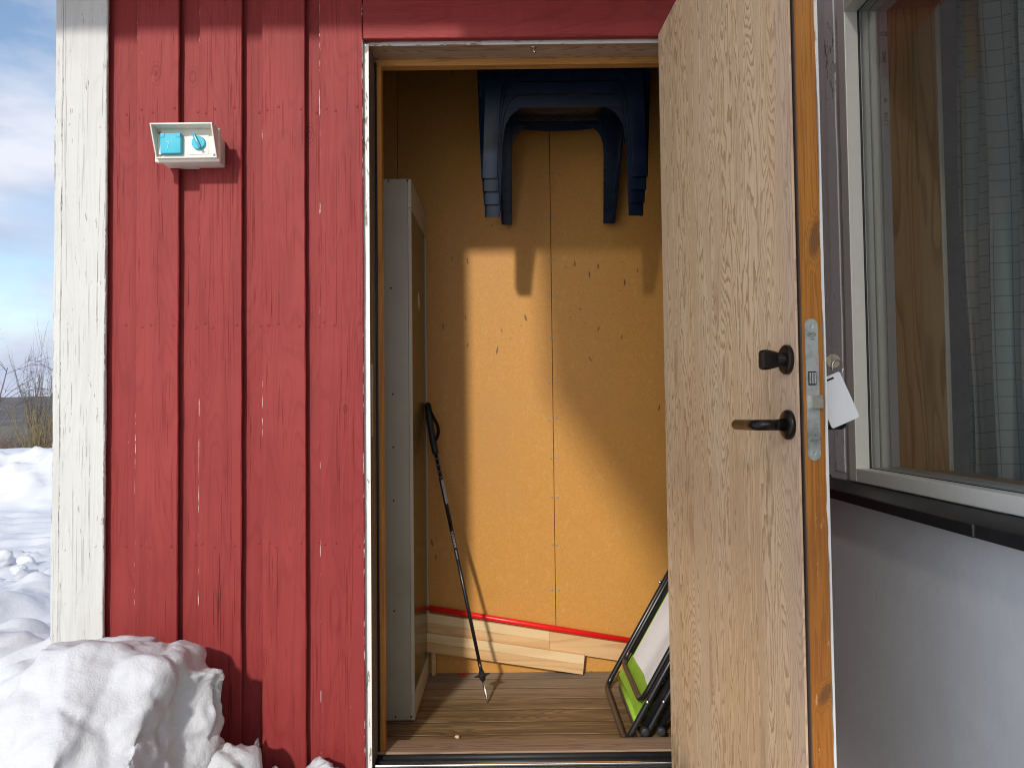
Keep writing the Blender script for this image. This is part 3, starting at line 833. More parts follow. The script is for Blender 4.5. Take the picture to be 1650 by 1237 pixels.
lathe(bm, dp(HS, -DT - .001, HZ), -DN, [(0, .0262), (.006, .0262), (.0085, .0235), (.009, .012)], 24)
tube(bm, rounded([dp(HS, -DT - .005, HZ), dp(HS, -DT - .055, HZ), dp(HS - .12, -DT - .055, HZ)], .02, 6), .0098, 12)
obj('outer_handle', bm, 'bronze', D)
bm = bm_new()
lathe(bm, dp(HS, -DT - .001, KZ), -DN, [(0, .023), (.005, .023), (.012, .015), (.016, .0145)], 24)
obj('lock_cylinder', bm, 'bronze', D)

# key with ring and card
kp = dp(HS, -DT - .017, KZ)
K = thing('key', 'key in the door lock with blank white card tag on its ring', 'key', kp)
bm = bm_new()
kd = -DN
obox(bm, kp + kd * .004, kd, DD, (0, 0, 1), .006, .0012, .004)
lathe(bm, kp + kd * .020 + DD * -.0018 - Vector((0, 0, .003)), DD, [(0, .0125), (.0036, .0125)], 24)
text_mesh(bm, 'ABLOY', .0056, kp + kd * .018 + DD * .0021 - Vector((0, 0, .003)), (0, 0, 1), (-kd.x, -kd.y, 0), .0003, mi=1)
obj('key_head', bm, ['brass', 'ink'], K)
bm = bm_new()
rc = kp + kd * .026 + DD * .004 + Vector((0, 0, -.014))
tube(bm, [rc + kd * (math.cos(a) * .0105) + Vector((0, 0, math.sin(a) * .013)) + DD * (.002 * math.sin(a * .5)) for a in [2 * PI * k / 28 for k in range(29)]], .0011, 8)
obj('key_ring', bm, 'chrome', K)
bm = bm_new()
a = Vector((.39, 0, -.92)).normalized(); b = Vector((.92, 0, .39)).normalized()
tc = Vector((.5655, kp.y - .012, 1.0845 - .046 + .006)) + a * 0.0
cw, chh, cr = .0265, .0435, .004
pts = []
for sx, sy, st in ((1, 1, 0), (-1, 1, 1), (-1, -1, 2), (1, -1, 3)):
    for k in range(5):
        an = (st + k / 4) * PI / 2
        pts.append(tc + b * (sx * (cw - cr) + math.cos(an) * cr) + a * -1 * (sy * (chh - cr) + math.sin(an) * cr))
prism(bm, pts, (0, .0009, 0))
CT = obj('card_tag', bm, 'offwhite', K)
bm = bm_new()
sc = tc - a * .037 + b * .006
obox(bm, sc + Vector((0, -.0003, 0)), b, (0, 1, 0), a, .0065, .0004, .0017, 0, .0002)
obj('slot', bm, 'hole', CT)

# ------------------------------------------------------------------ grey rendered building with window
G = thing('rendered_building', 'grey rendered building side with a window and black sill', 'building', (.92, 0, 0))
WX = .80
wy0, wy1, wz0, wz1 = .15, 1.743, .857, 1.997
bm = bm_new()
box(bm, WX, 1.035, -.9, 2.098, -.3, wz0)
box(bm, WX, 1.035, -.9, 2.098, wz1, 2.62)
box(bm, WX, 1.035, wy1, 2.098, wz0, wz1)
box(bm, WX, 1.035, -.9, wy0, wz0, wz1)
obj('wall', bm, 'render', G)
bm = bm_new()
n = 150
L = []
for i in range(n + 1):
    z = .875 + (2.3 - .875) * i / n
    j1 = mnoise.noise(Vector((z * 30, 3, 1))) * .0035 + mnoise.noise(Vector((z * 90, 3, 5))) * .003
    j2 = mnoise.noise(Vector((z * 6, 9, 1))) * .004
    L.append([bm.verts.new((WX - .0022, 1.8325 + j1, z)), bm.verts.new((WX + .002, 1.836 + j1, z)), bm.verts.new((WX + .002, 1.778 + j2, z)), bm.verts.new((WX - .0022, 1.781 + j2, z))])
for a, b in zip(L, L[1:]):
    for k in range(4): bm.faces.new((a[k], a[(k + 1) % 4], b[(k + 1) % 4], b[k]))
obj('peeling_strip', bm, 'strip', G)
# frame
FX = .79
def ring_frame(bm, xs, y0, y1, z0, z1, w, mi=0, bev=.0015):
    box(bm, xs[0], xs[1], y1 - w, y1, z0, z1, mi, bev)
    box(bm, xs[0], xs[1], y0, y0 + w, z0, z1, mi, bev)
    box(bm, xs[0], xs[1], y0 + w + .0003, y1 - w - .0003, z0, z0 + w * .85, mi, bev)
    box(bm, xs[0], xs[1], y0 + w + .0003, y1 - w - .0003, z1 - w, z1, mi, bev)
bm = bm_new()
ring_frame(bm, (FX, .8218), wy0 + .001, wy1 - .001, wz0 + .002, wz1 - .002, .036)
W = bpy.data.objects.new('window', None); COL.objects.link(W); W.empty_display_size = .1
W.parent = G; W.matrix_parent_inverse = Matrix.Translation(-G.location)
obj('frame', bm, 'alu', W)
bm = bm_new()
ring_frame(bm, (.8222, .8262), wy0 + .031, wy1 - .031, wz0 + .028, wz1 - .031, .007)
obj('gasket', bm, 'rubber', W)
bm = bm_new()
ring_frame(bm, (.8264, .8455), wy0 + .020, wy1 - .020, wz0 + .018, wz1 - .02, .0185)
ring_frame(bm, (.850, .8695), wy0 + .02, wy1 - .02, wz0 + .018, wz1 - .02, .0195)
ring_frame(bm, (.870, .890), wy0 + .018, wy1 - .018, wz0 + .016, wz1 - .018, .023)
yt = wy1 - .041 - .0006
text_mesh(bm, 'CE', .0155, (.8815, yt, 1.902), (1, 0, 0), (0, 0, 1), .0004, 1)
text_mesh(bm, 'P', .0155, (.8805, yt, 1.743), (1, 0, 0), (0, 0, 1), .0004, 1)
text_mesh(bm, '0402', .0135, (.880, yt, 1.848), (0, 0, 1), (-1, 0, 0), .0004, 1)
text_mesh(bm, '1.1/16', .0135, (.880, yt, 1.700), (0, 0, 1), (-1, 0, 0), .0004, 1)
obj('sash', bm, ['sash', 'greyink'], W)
bm = bm_new(); ring_frame(bm, (.8457, .8498), wy0 + .022, wy1 - .022, wz0 + .018, wz1 - .022, .0145); obj('spacer', bm, 'rubber', W)
bm = bm_new()
box(bm, .8268, .8288, wy0 + .038, wy1 - .0385, wz0 + .034, wz1 - .0385)
obj('glass', bm, 'glass', W)
bm = bm_new()
yl = wy1 - .019
box(bm, .8905, 1.0055, yl - .014, yl + .010, wz0 + .004, wz1 - .004, mats=[0, 0, 0, 0, 0, 0], bev=.001)
box(bm, .8905, 1.0055, wy0 + .005, wy0 + .03, wz0 + .004, wz1 - .004, bev=.001)
box(bm, .8905, 1.0055, wy0 + .031, yl - .015, wz0 + .004, wz0 + .026, bev=.001)
box(bm, .8905, 1.0055, wy0 + .031, yl - .015, wz1 - .03, wz1 - .004, bev=.001)
obj('lining', bm, 'lining', W)
bm = bm_new(); ring_frame(bm, (1.006, 1.0165), wy0 - .03, wy1 - .02, wz0 - .03, wz1 + .01, .016); obj('lining_trim', bm, 'alu', W)
# sill sheet
bm = bm_new()
for (ya, yb, dz) in ((1.2015, 1.862, 0), (.1, 1.1995, .0006)):
    prof = [(.742, .819), (.742, .840), (.746, .842), (.7895, .8565), (.799, .8562), (.799, .846), (.752, .834), (.752, .819)]
    prism(bm, [(x, ya, z + dz) for x, z in prof], (0, yb - ya, 0))
box(bm, .742, .799, 1.8622, 1.866, .819, .862)
SILL = obj('window_sill', bm, 'sill_black', G)
bm = bm_new(); box(bm, .7413, .7435, 1.1985, 1.2025, .821, .8405); obj('sill_joint', bm, 'chrome', SILL)
# unseen room behind the window, far side left open to let daylight in
bm = bm_new()
vs = box(bm, 1.036, 3.2, -.89, 2.6, -.1, 2.5)
for f in list(bm.faces):
    c = f.calc_center_median()
    if abs(c.x - 1.036) < 1e-3 or abs(c.x - 3.2) < 1e-3: bm.faces.remove(f)
o = obj('room', bm, 'room', G)
# added unseen sheet, shaped to shade the door and the window side
bm = bm_new()
HP = 1.035 + 1.5
out = [(-.33, 1.44), (-.64, .2), (-.57, -1.15), (-.56, -3.2), (-.25, -3.2), (.83, .6), (.83, 1.44)]
prism(bm, [(x, y, HP) for x, y in out], (0, 0, .012))
obj('unseen_shade_sheet', bm, 'shade_sheet', G)

# curtain
bm = bm_new()
uvl = bm.loops.layers.uv.new('UVMap')
pts = []
y = 1.741; arc = 0.0
n = 420
prev = None
for i in range(n + 1):
    t = i / n
    y = 1.742 - t * 1.2
    ph = 100 * t + 13 * (1 - math.exp(-18 * t)) + 1.2 * math.sin(t * 31)
    am = min(.027, .42 * 1.2 * 6.283 / (100 + 234 * math.exp(-18 * t)))
    x = 1.074 + am * math.sin(ph) + .45 * am * math.sin(ph * .43 + 1)
    yy = y + .5 * am * math.cos(ph)
    if prev: arc += math.hypot(x - prev[0], yy - prev[1])
    prev = (x, yy)
    pts.append((x, yy, arc))
zs = [.55 + (2.3 - .55) * k / 40 for k in range(41)]
V = [[bm.verts.new((x + .004 * math.sin(z * 7 + arc * 9), yv + .004 * math.sin(z * 4 + arc * 20), z)) for z in zs] for x, yv, arc in pts]
for i in range(n):
    for k in range(40):
        f = bm.faces.new((V[i][k], V[i + 1][k], V[i + 1][k + 1], V[i][k + 1]))
        f.smooth = True
        for lp, (ii, kk) in zip(f.loops, ((i, k), (i + 1, k), (i + 1, k + 1), (i, k + 1))):
            lp[uvl].uv = (pts[ii][2], zs[kk] + .005 * math.sin(pts[ii][2] * 14))
c = obj('curtain', bm, 'curtain')
tag(c, 'pale checked curtain hanging in folds behind the window glass', 'curtain')

# ------------------------------------------------------------------ outdoor socket box
SB = thing('socket_box', 'cream outdoor socket box with turquoise cover and switch on red boards', 'socket box', (-.89, 2.1, 1.77))
bm = bm_new(); box(bm, -.977, -.815, 2.040, 2.0985, 1.727, 1.806, bev=.004); box(bm, -.962, -.83, 2.0986, 2.1205, 1.732, 1.80); obj('body', bm, 'cream', SB, smooth=40)
bm = bm_new(); box(bm, -.984, -.803, 2.0235, 2.0395, 1.7205, 1.8165, bev=.005); CV = obj('cover', bm, 'cream', SB, smooth=40)
bm = bm_new()
# slanted hood: rim walls deeper at the top than at the foot
hx0, hx1, hz0, hz1 = -.9745, -.806, 1.7285, 1.8125
def hoodwall(p0, p1, inn, d0, d1):
    a, b = Vector(p0), Vector(p1)
    a2, b2 = a + Vector(inn), b + Vector(inn)
    v = [a, b, b2, a2]
    fr = [Vector((p.x, 2.0232 - dd, p.z)) for p, dd in zip(v, (d0, d1, d1, d0))]
    bk = [Vector((p.x, 2.0234, p.z)) for p in v]
    A = [bm.verts.new(p) for p in fr]; Bk = [bm.verts.new(p) for p in bk]
    bm.faces.new(A); bm.faces.new(Bk[::-1])
    for i in range(4): bm.faces.new((A[i], Bk[i], Bk[(i + 1) % 4], A[(i + 1) % 4]))
DTp, DBt = .046, .011
hoodwall((hx0, 0, hz1), (hx1, 0, hz1), (0, 0, -.0032), DTp, DTp)
hoodwall((hx0, 0, hz0), (hx0, 0, hz1 - .0033), (.0032, 0, 0), DBt, DTp)
hoodwall((hx1, 0, hz0), (hx1, 0, hz1 - .0033), (-.0032, 0, 0), DBt, DTp)
hoodwall((hx0 + .0033, 0, hz0), (hx1 - .0033, 0, hz0), (0, 0, .003), DBt, DBt)
box(bm, hx0 + .0035, hx1 - .0035, 2.016, 2.0233, hz0 + .0035, hz1 - .0035)
for x, z in ((-.9655, 1.7995), (-.9655, 1.736), (-.8135, 1.736), (-.8135, 1.801)):
    lathe(bm, (x, 2.0158, z), (0, -1, 0), [(0, .0042), (.0012, .0042), (.0012, .003), (.0004, .0026), (.0004, .0003)], 14, 1)
obj('hood', bm, ['cream', 'greyink'], SB)
bm = bm_new()
box(bm, -.957, -.9005, 2.000, 2.0155, 1.7375, 1.7935, bev=.0022)
box(bm, -.956, -.945, 1.9985, 2.0008, 1.781, 1.793, bev=.0008)
box(bm, -.9125, -.9015, 1.9985, 2.0008, 1.781, 1.793, bev=.0008)
tube(bm, rounded([(-.939, 1.9992, 1.7705), (-.931, 1.9992, 1.767), (-.9355, 1.9992, 1.757), (-.9372, 1.9992, 1.746)], .006, 4), .0007, 6, 1)
obj('socket_lid', bm, ['turq', 'mark'], SB, smooth=40)
bm = bm_new(); box(bm, -.963, -.9575, 2.009, 2.0155, 1.737, 1.748, bev=.0005); obj('lid_latch', bm, 'zinc', SB)
bm = bm_new()
box(bm, -.8825, -.829, 2.0135, 2.0158, 1.7385, 1.7945, bev=.0008)
text_mesh(bm, 'OFF', .0042, (-.8755, 2.0134, 1.790), (1, 0, 0), (0, 0, 1), .0002, mi=1)
text_mesh(bm, 'ON', .0042, (-.837, 2.0134, 1.744), (1, 0, 0), (0, 0, 1), .0002, mi=1)
SP = obj('switch_plate', bm, ['cream', 'greyink'], SB)
bm = bm_new()
kc = Vector((-.8555, 2.0133, 1.7685))
lathe(bm, kc, (0, -1, 0), [(0, .0192), (.006, .0185), (.0075, .017)], 32)
dirz = Vector((-.42, 0, .91)).normalized(); dirx = Vector((.91, 0, .42)).normalized()
before = set(bm.verts)
obox(bm, kc + Vector((0, -.011, 0)), dirx, (0, 1, 0), dirz, .0036, .0075, .0195, 1, .0012)
for v in bm.verts:      # pointed end of the grip
    if v not in before:
        q = (v.co - kc).dot(dirz)
        if q > .012: v.co += dirz * .004
obj('switch_knob', bm, ['turq', 'turqd'], SP, smooth=35)
SB.location.z += .0085
# ------------------------------------------------------------------ closet contents
LK = thing('locker', 'tall grey steel locker standing against the closet back wall', 'locker', (-.6, 2.7, 0))
lx, ly0, ly1, lz = -.336, 2.491, 2.927, 1.823
bm = bm_new()
box(bm, -.86, lx - .012, ly0, ly1, .006, lz, bev=.002)
for px_, z in ((-.4105, 1.816), (-.346, 1.816), (-.404, 1.449), (-.4, 1.09), (-.3995, .912), (-.3995, .733), (-.3995, .367), (-.3975, .018), (-.345, .018)):
    lathe(bm, (px_ - .0025, ly0 - .0003, z), (0, -1, 0), [(-.001, .0031), (.0005, .0031)], 12, 1)
obj('body', bm, ['locker', 'hole'], LK, smooth=40)
bm = bm_new()
box(bm, lx - .0118, lx, ly0 + .001, ly1, .006, .085, bev=.0012)
box(bm, lx - .0118, lx, ly0 + .001, ly1, 1.724, lz - .001, bev=.0012)
box(bm, lx - .0118, lx, ly0 + .001, ly0 + .008, .0855, 1.7235, bev=.0012)
box(bm, lx - .0118, lx, ly1 - .014, ly1, .0855, 1.7235, bev=.0012)
obj('front_frame', bm, 'lockerframe', LK)
bm = bm_new()
box(bm, lx - .0115, lx - .0045, ly0 + .0085, ly1 - .0145, .086, 1.723)
DP = obj('door_panel', bm, 'olive', LK)
bm = bm_new()
prism(bm, [(lx - .0044, 2.70, 1.455), (lx - .0044, 2.715, 1.47), (lx - .0044, 2.73, 1.43), (lx - .0044, 2.722, 1.405), (lx - .0044, 2.70, 1.43)], (.0004, 0, 0))
obj('paint_chip', bm, 'offwhite', DP)  # pale chip in the olive paint
# ski pole
def lerp(a, b, t): return Vector(a) * (1 - t) + Vector(b) * t
SPo = thing('ski_pole', 'black ski pole leaning on the locker with its tip on the floor', 'ski pole', (-.098, 2.645, 0))
tip, top = Vector((-.0984, 2.645, .002)), Vector((-.3105, 2.862, .93))
L = (top - tip).length
at = lambda q: tip + (top - tip) * q
bm = bm_new()
tube(bm, [at(.14), at(.66)], [.0062, .0078], 14)
tube(bm, [at(.66), at(.93)], [.0080, .0085], 14)
axd = (top - tip).normalized()
side = axd.cross(Vector((0, -1, 0))).normalized()
fr = side.cross(axd).normalized()
if fr.y > 0: fr = -fr
if side.x < 0: side = -side
# pale printed band and chevrons on the upper shaft, lettering lower down
def on(q, a, r): return at(q) + (side * math.cos(R(a)) + fr * math.sin(R(a))) * r
vs = [[bm.verts.new(on(q, -20 + 115 * k / 6, .0088)) for k in range(7)] for q in (.73, .825)]
for k in range(6):
    bm.faces.new((vs[0][k], vs[0][k + 1], vs[1][k + 1], vs[1][k])).material_index = 1
for k in range(4):
    q = .833 + k * .025
    for a1 in (15, 155):
        tube(bm, [on(q + .016, a1, .0088), on(q + .004, (a1 + 85) / 2, .0092), on(q, 85, .0092)], .0011, 5, 1)
        tube(bm, [on(q + .016, a1, .0088), on(q + .022, (a1 + 85) / 2, .0092)], .0009, 5, 1)
yd = axd.cross(fr)
if (-axd).cross(yd).dot(fr) < 0: yd = -yd
text_mesh(bm, 'ELEGANCE', .0125, at(.592) + fr * .0080, -axd, yd, .0003, 1)
text_mesh(bm, 'CARBON SKI', .006, at(.535) + fr * .0079, -axd, yd, .0003, 1)
obj('shaft', bm, ['black', 'greyprint'], SPo)
bm = bm_new(); tube(bm, [at(.93), at(.95), at(1.0), top + Vector((-.012, .008, .08)), top + Vector((-.018, .012, .13))], [.0115, .013, .0125, .014, .012], 14); obj('grip', bm, 'rubber', SPo)
bm = bm_new()
sp = [top + Vector((-.018, .006, .135)), top + Vector((-.006, -.004, .10)), top + Vector((.022, -.01, .045)), top + Vector((.026, -.01, .02)), top + Vector((.016, -.008, -.01)), top + Vector((.002, -.004, -.02))]
pr = rounded(sp, .02, 5)
for a, b in zip(pr, pr[1:]):
    d = (b - a)
    w = Vector((.72, -.69, 0)); nn = d.cross(w).normalized()
    v = [a - w * .009 + nn * .001, a + w * .009 + nn * .001, a + w * .009 - nn * .001, a - w * .009 - nn * .001]
    v2 = [x + d * 1.02 for x in v]
    A = [bm.verts.new(x) for x in v]; C2 = [bm.verts.new(x) for x in v2]
    for k in range(4): bm.faces.new((A[k], A[(k + 1) % 4], C2[(k + 1) % 4], C2[k]))
obj('strap', bm, 'rubber', SPo)
bm = bm_new()
lathe(bm, at(.088), axd, [(-.012, .008), (.0, .012), (.006, .030), (.008, .030), (.012, .011), (.022, .0085)], 20)
for v in bm.verts:       # snowflake basket: cut back between its arms
    q = v.co - at(.088); q -= axd * q.dot(axd)
    if q.length > .02:
        ang = math.atan2(q.dot(side), q.dot(fr))
        v.co += q * (.25 * math.cos(5 * ang) - .22)
obj('basket', bm, 'rubber', SPo)
bm = bm_new(); tube(bm, [tip, at(.01), at(.085)], [.002, .004, .0052], 12); obj('tip', bm, 'chrome', SPo)
bm = bm_new(); tube(bm, [at(.1), at(.15)], [.0068, .0066], 12); obj('ferrule', bm, 'black', SPo)

# red pole and pine boards on the back wall
bm = bm_new(); tube(bm, [(-.50, 2.924, .289), (.56, 2.9, .1135)], .0105, 14)
tag(obj('red_pole', bm, 'redplastic'), 'thin red pole resting along the top of the pine boards', 'pole')
def slab(p, y, th, v0, v1, u0, u1):
    TL, TR, BR, BL = [Vector((a, 0, b)) for a, b in p]
    P = lambda u, v: (TL * (1 - u) + TR * u) * v + (BL * (1 - u) + BR * u) * (1 - v)
    bm = bm_new()
    n = 20
    c = [P(u0, v0), P(u1, v0), P(u1, v1), P(u0, v1)]
    prism(bm, [Vector((q.x, y, q.z)) for q in c], (0, th, 0))
    bmesh.ops.bevel(bm, geom=list(bm.edges), offset=.0008, segments=1, affect='EDGES')
    return bm
pA = [(-.46, .263), (.47, .112), (.47, .0405), (-.46, .19)]
A_ = thing('pine_board', 'long pine board under the red pole, reaching behind the folding chairs', 'board', (0, 2.92, 0))
obj('lower_strip', slab(pA, 2.912, .018, 0, .5, 0, .64), 'pine', A_)
obj('upper_strip', slab(pA, 2.912, .018, .505, 1, 0, .64), 'pinepale', A_)
obj('end_piece', slab(pA, 2.912, .018, 0, 1, .6405, 1), 'pine', A_)
pB = [(-.45, .190), (.2695, .0795), (.2615, .0065), (-.45, .117)]
Bo = thing('pine_board', 'shorter pine board with a cut end leaning in front of the longer board', 'board', (0, 2.9, 0))
obj('lower_strip', slab(pB, 2.893, .017, 0, .52, 0, 1), 'pine', Bo)
obj('upper_strip', slab(pB, 2.893, .017, .525, 1, 0, 1), 'pinepale', Bo)
bm = bm_new(); plank(bm, -.3275, -.309, 2.918, 2.936, .0005, .092, 2, .001, .02, .0003, 77)
tag(obj('wooden_stub', bm, ['pine', 'pine']), 'short pale stub of wood upright beside the locker foot', 'wood piece')
bm = bm_new(); blob(bm, (-.185, 2.3665, .005), (.0085, .006, .006), 2, .5, 1.6, 3)
tag(obj('wood_chip', bm, 'pinepale'), 'small pale chip lying on the dark floor boards', 'chip')
bm = bm_new(); prism(bm, [(-.222, 2.918, .0006), (-.195, 2.921, .0006), (-.19, 2.931, .0006), (-.218, 2.929, .0006)], (0, .0, .004))
tag(obj('red_scrap', bm, 'redplastic'), 'flat red scrap on the floor below the pine boards', 'scrap')

# stacked plastic chairs, hung up under the ceiling
def chair_parts(root):
    xo, yf, yr = .285, -.185, .165
    H = .40
    def leg(sx, front):
        bm = bm_new()
        secs = []
        if front:
            prof = [(0, .052), (.12, .060), (.24, .071), (.29, .079), (.315, .087), (.333, .097), (.347, .110), (.357, .125), (.364, .142), (.369, .160), (.371, .18)]
        else:
            prof = [(0, .042), (.12, .052), (.26, .064), (.30, .070), (.325, .080), (.343, .093), (.357, .11), (.366, .128), (.372, .15)]
        th = .006
        for z, w in prof:
            tz = z / H
            if front:
                x_o = sx * (xo - .010 * (1 - tz)); y0 = yf + .012 * tz; dep = .045 + .02 * tz; s = 1
            else:
                x_o = sx * (.222 + .03 * tz); y0 = yr + .02 - .03 * tz; dep = -(.040 + .02 * tz); s = -1
            xi = x_o - sx * w
            cw = (.004 + .030 * tz) if front else .004
            pts = [(x_o - sx * cw, y0), (xi, y0), (xi, y0 + s * th), (x_o - sx * (cw + .003), y0 + s * th), (x_o - sx * th, y0 + s * (.014 + .02 * tz)), (x_o - sx * th, y0 + dep), (x_o, y0 + dep), (x_o, y0 + s * (.012 + .02 * tz))]
            _u = [(x_o, y0), (xi, y0), (xi, y0 + s * th), (x_o - sx * th, y0 + s * th), (x_o - sx * th, y0 + dep), (x_o, y0 + dep)]
            secs.append([bm.verts.new((a, b, z)) for a, b in pts])
        for a, b in zip(secs, secs[1:]):
            for k in range(8): bm.faces.new((a[k], a[(k + 1) % 8], b[(k + 1) % 8], b[k]))
        bm.faces.new(secs[0][::-1]); bm.faces.new(secs[-1])
        bmesh.ops.bevel(bm, geom=[e for e in bm.edges if abs((e.verts[0].co - e.verts[1].co).z) > .02], offset=.0012, segments=1, affect='EDGES')
        return bm
    for sx in (-1, 1):
        obj('leg', leg(sx, True), 'navy', root, smooth=40)
        obj('leg', leg(sx, False), 'navy', root, smooth=40)
    # seat shell with its front and rear aprons
    bm = bm_new()
    nx, ny = 18, 14
    def top_z(u, v):
        return H + .012 - .016 * (1 - (2 * u - 1) ** 2) * math.sin(PI * min(1, v * 1.1)) - .012 * v
    def outline(u, v):
        hw = .278 * (1 - v) + .235 * v
        return (2 * u - 1) * hw, yf + .010 + (yr - yf + .0) * v
    g = [[bm.verts.new((*outline(i / nx, j / ny), top_z(i / nx, j / ny))) for i in range(nx + 1)] for j in range(ny + 1)]
    g2 = [[bm.verts.new((*outline(i / nx, j / ny), top_z(i / nx, j / ny) - .007)) for i in range(nx + 1)] for j in range(ny + 1)]
    for j in range(ny):
        for i in range(nx):
            bm.faces.new((g[j][i], g[j][i + 1], g[j + 1][i + 1], g[j + 1][i]))
            bm.faces.new((g2[j][i], g2[j + 1][i], g2[j + 1][i + 1], g2[j][i + 1]))
    for j in (0, ny):
        for i in range(nx): bm.faces.new((g[j][i], g[j][i + 1], g2[j][i + 1], g2[j][i]))
    for i in (0, nx):
        for j in range(ny): bm.faces.new((g[j][i], g[j + 1][i], g2[j + 1][i], g2[j][i]))
    seat = obj('seat', bm, 'navy', root, smooth=40)
    bm = bm_new()
    n = 24
    def apron(y0, th, hw, z0f, z1):
        a = []
        for i in range(n + 1):
            u = -1 + 2 * i / n
            zb = z0f(u)
            a.append([bm.verts.new((u * hw, y0, zb)), bm.verts.new((u * hw, y0, z1)), bm.verts.new((u * hw, y0 + th, z1)), bm.verts.new((u * hw, y0 + th, zb))])
        for p, q in zip(a, a[1:]):
            for k in range(4): bm.faces.new((p[k], p[(k + 1) % 4], q[(k + 1) % 4], q[k]))
        bm.faces.new(a[0]); bm.faces.new(a[-1][::-1])
    apron(yf + .0085, .006, .282, lambda u: .364 + .004 * u * u - (.03 * max(0, abs(u) - .55)), H + .0015)
    obj('front_apron', bm, 'navy', seat, smooth=40)
    bm = bm_new()
    apron(yr - .008, .006, .225, lambda u: .350 + .022 * u * u, H - .012)
    obj('rear_apron', bm, 'navy', seat, smooth=40)
    for sx in (-1, 1):
        bm = bm_new()
        n = 16
        a = []
        for i in range(n + 1):
            v = i / n
            y = yf + .02 + (yr - yf - .03) * v
            x = sx * (.280 - .038 * v)
            a.append([bm.verts.new((x, y, .372 - .02 * math.sin(PI * v))), bm.verts.new((x, y, H)), bm.verts.new((x - sx * .006, y, H)), bm.verts.new((x - sx * .006, y, .372 - .02 * math.sin(PI * v)))])
        for p, q in zip(a, a[1:]):
            for k in range(4): bm.faces.new((p[k], p[(k + 1) % 4], q[(k + 1) % 4], q[k]))
        bm.faces.new(a[0]); bm.faces.new(a[-1])
        obj('side_rim', bm, 'navy', seat, smooth=40)
    # curved back with upright slots, and arms
    bm = bm_new()
    n = 9
    for k in range(n):
        u = -1 + 2 * k / (n - 1)
        pts = [(u * .19, yr - .012 - .02 * (1 - u * u) * 0, H - .005), (u * .205, yr + .035 + .02 * (1 - u * u), H + .16), (u * .215, yr + .09 + .02 * (1 - u * u), H + .34)]
        tube(bm, rounded(pts, .1, 4), .0085, 6)
    tube(bm, [(u * .235, yr + .088 + .025 * (1 - u * u), H + .345 + .02 * (1 - u * u)) for u in [-1 + .2 * k for k in range(11)]], .016, 8)
    obj('backrest', bm, 'navy', root)
    for sx in (-1, 1):
        bm = bm_new()
        pts = rounded([(sx * .268, yf + .02, H - .01), (sx * .282, yf + .03, H + .19), (sx * .275, yr - .05, H + .21), (sx * .225, yr + .075, H + .27)], .05, 5)
        tube(bm, pts, .013, 8)
        obj('armrest', bm, 'navy', root)
CH_LABEL = ['lowest blue plastic chair in the stack hung under the closet ceiling',
            'second blue plastic chair from the bottom of the hanging stack',
            'third blue plastic chair up in the hanging stack, below the topmost',
            'topmost blue plastic chair in the stack hung in the closet']
def copy_tree(o, parent=None):
    c = o.copy(); COL.objects.link(c); c.parent = parent
    c.matrix_parent_inverse = o.matrix_parent_inverse.copy()
    for ch in [x for x in bpy.data.objects if x.parent == o]:
        copy_tree(ch, c)
    return c
ch0 = thing('plastic_chair', CH_LABEL[0], 'chair', (0, 0, 0), 'stacked blue plastic chairs')
chair_parts(ch0)
chairs = [ch0] + [copy_tree(ch0) for _ in range(3)]
tilt = R(10)
for k, c in enumerate(chairs):
    c['label'] = CH_LABEL[k]
    c.rotation_euler = (tilt, 0, 0)
    c.location = Vector((.188, 2.717, 1.731)) + Vector((0, -.015 * k, .041 * k))
    c.scale = (1 + .012 * k, 1, 1)

# folding chairs
FL_LABEL = ['folded black-framed chair with white and lime fabric, its whole floor bar in view',
            'folded black-framed chair mostly hidden between another one and the open door']
fs = Vector((.50, 0, .866)).normalized(); fwv = Vector((0, 1, 0)); fn = Vector((-.866, 0, .50)).normalized()
fo = Vector((.336, 2.53, .0105))
def fp(s, w, nrm=0.0):
    return fo + fs * s + fwv * w + fn * nrm
fc = thing('folding_chair', FL_LABEL[0], 'folding chair', (fo.x, fo.y, 0), 'folding chairs leaning in the closet')
hw = .232
bm = bm_new()
tube(bm, rounded([fp(.93, -hw), fp(.0, -hw), fp(.0, hw), fp(.93, hw)], .042, 7), .0098, 12)
for f in bm.faces:
    c = f.calc_center_median() - fo
    if c.dot(fs) < .03 and abs(c.y) < hw - .02: f.material_index = 1
obj('leg_frame', bm, ['black', 'brownsteel'], fc)
bm = bm_new()
tube(bm, rounded([fp(.90, -.192, .004), fp(.118, -.192, .004), fp(.118, .185, .004), fp(.90, .185, .004)], .05, 7), .0092, 12)
for f in bm.faces:
    c = f.calc_center_median() - fo
    if c.dot(fs) < .14 and abs(c.y) < .165: f.material_index = 1
obj('back_frame', bm, ['black', 'brownsteel'], fc)
bm = bm_new()
tube(bm, rounded([fp(.88, -hw + .01, -.028), fp(.055, -hw + .005, -.03)], .05, 7), .0098, 12)
obj('seat_rail', bm, 'black', fc)
bm = bm_new()
tube(bm, rounded([fp(.88, hw - .01, -.028), fp(.055, hw - .005, -.03)], .05, 7), .0098, 12)
obj('seat_rail', bm, 'black', fc)
for sg in (-1, 1):
    bm = bm_new(); p0 = fp(.062, sg * (hw + .004), -.03)
    lathe(bm, p0 - fwv * .006 * 1, (0, -1, 0), [(-.016, .0125), (0, .0135), (.010, .0135), (.012, .009), (.0125, .004)], 16)
    obj('end_cap', bm, 'rubber', fc)
for s, w, nn in ((.142, -hw - .0095, .004), (.60, -hw - .0095, .004), (.43, hw - .010, .014), (.66, hw - .010, .014)):
    bm = bm_new()
    lathe(bm, fp(s, w, nn), (0, -1, 0), [(-.004, .007), (0, .007), (.003, .005), (.004, .001)], 14)
    obj('rivet', bm, 'chrome', fc)
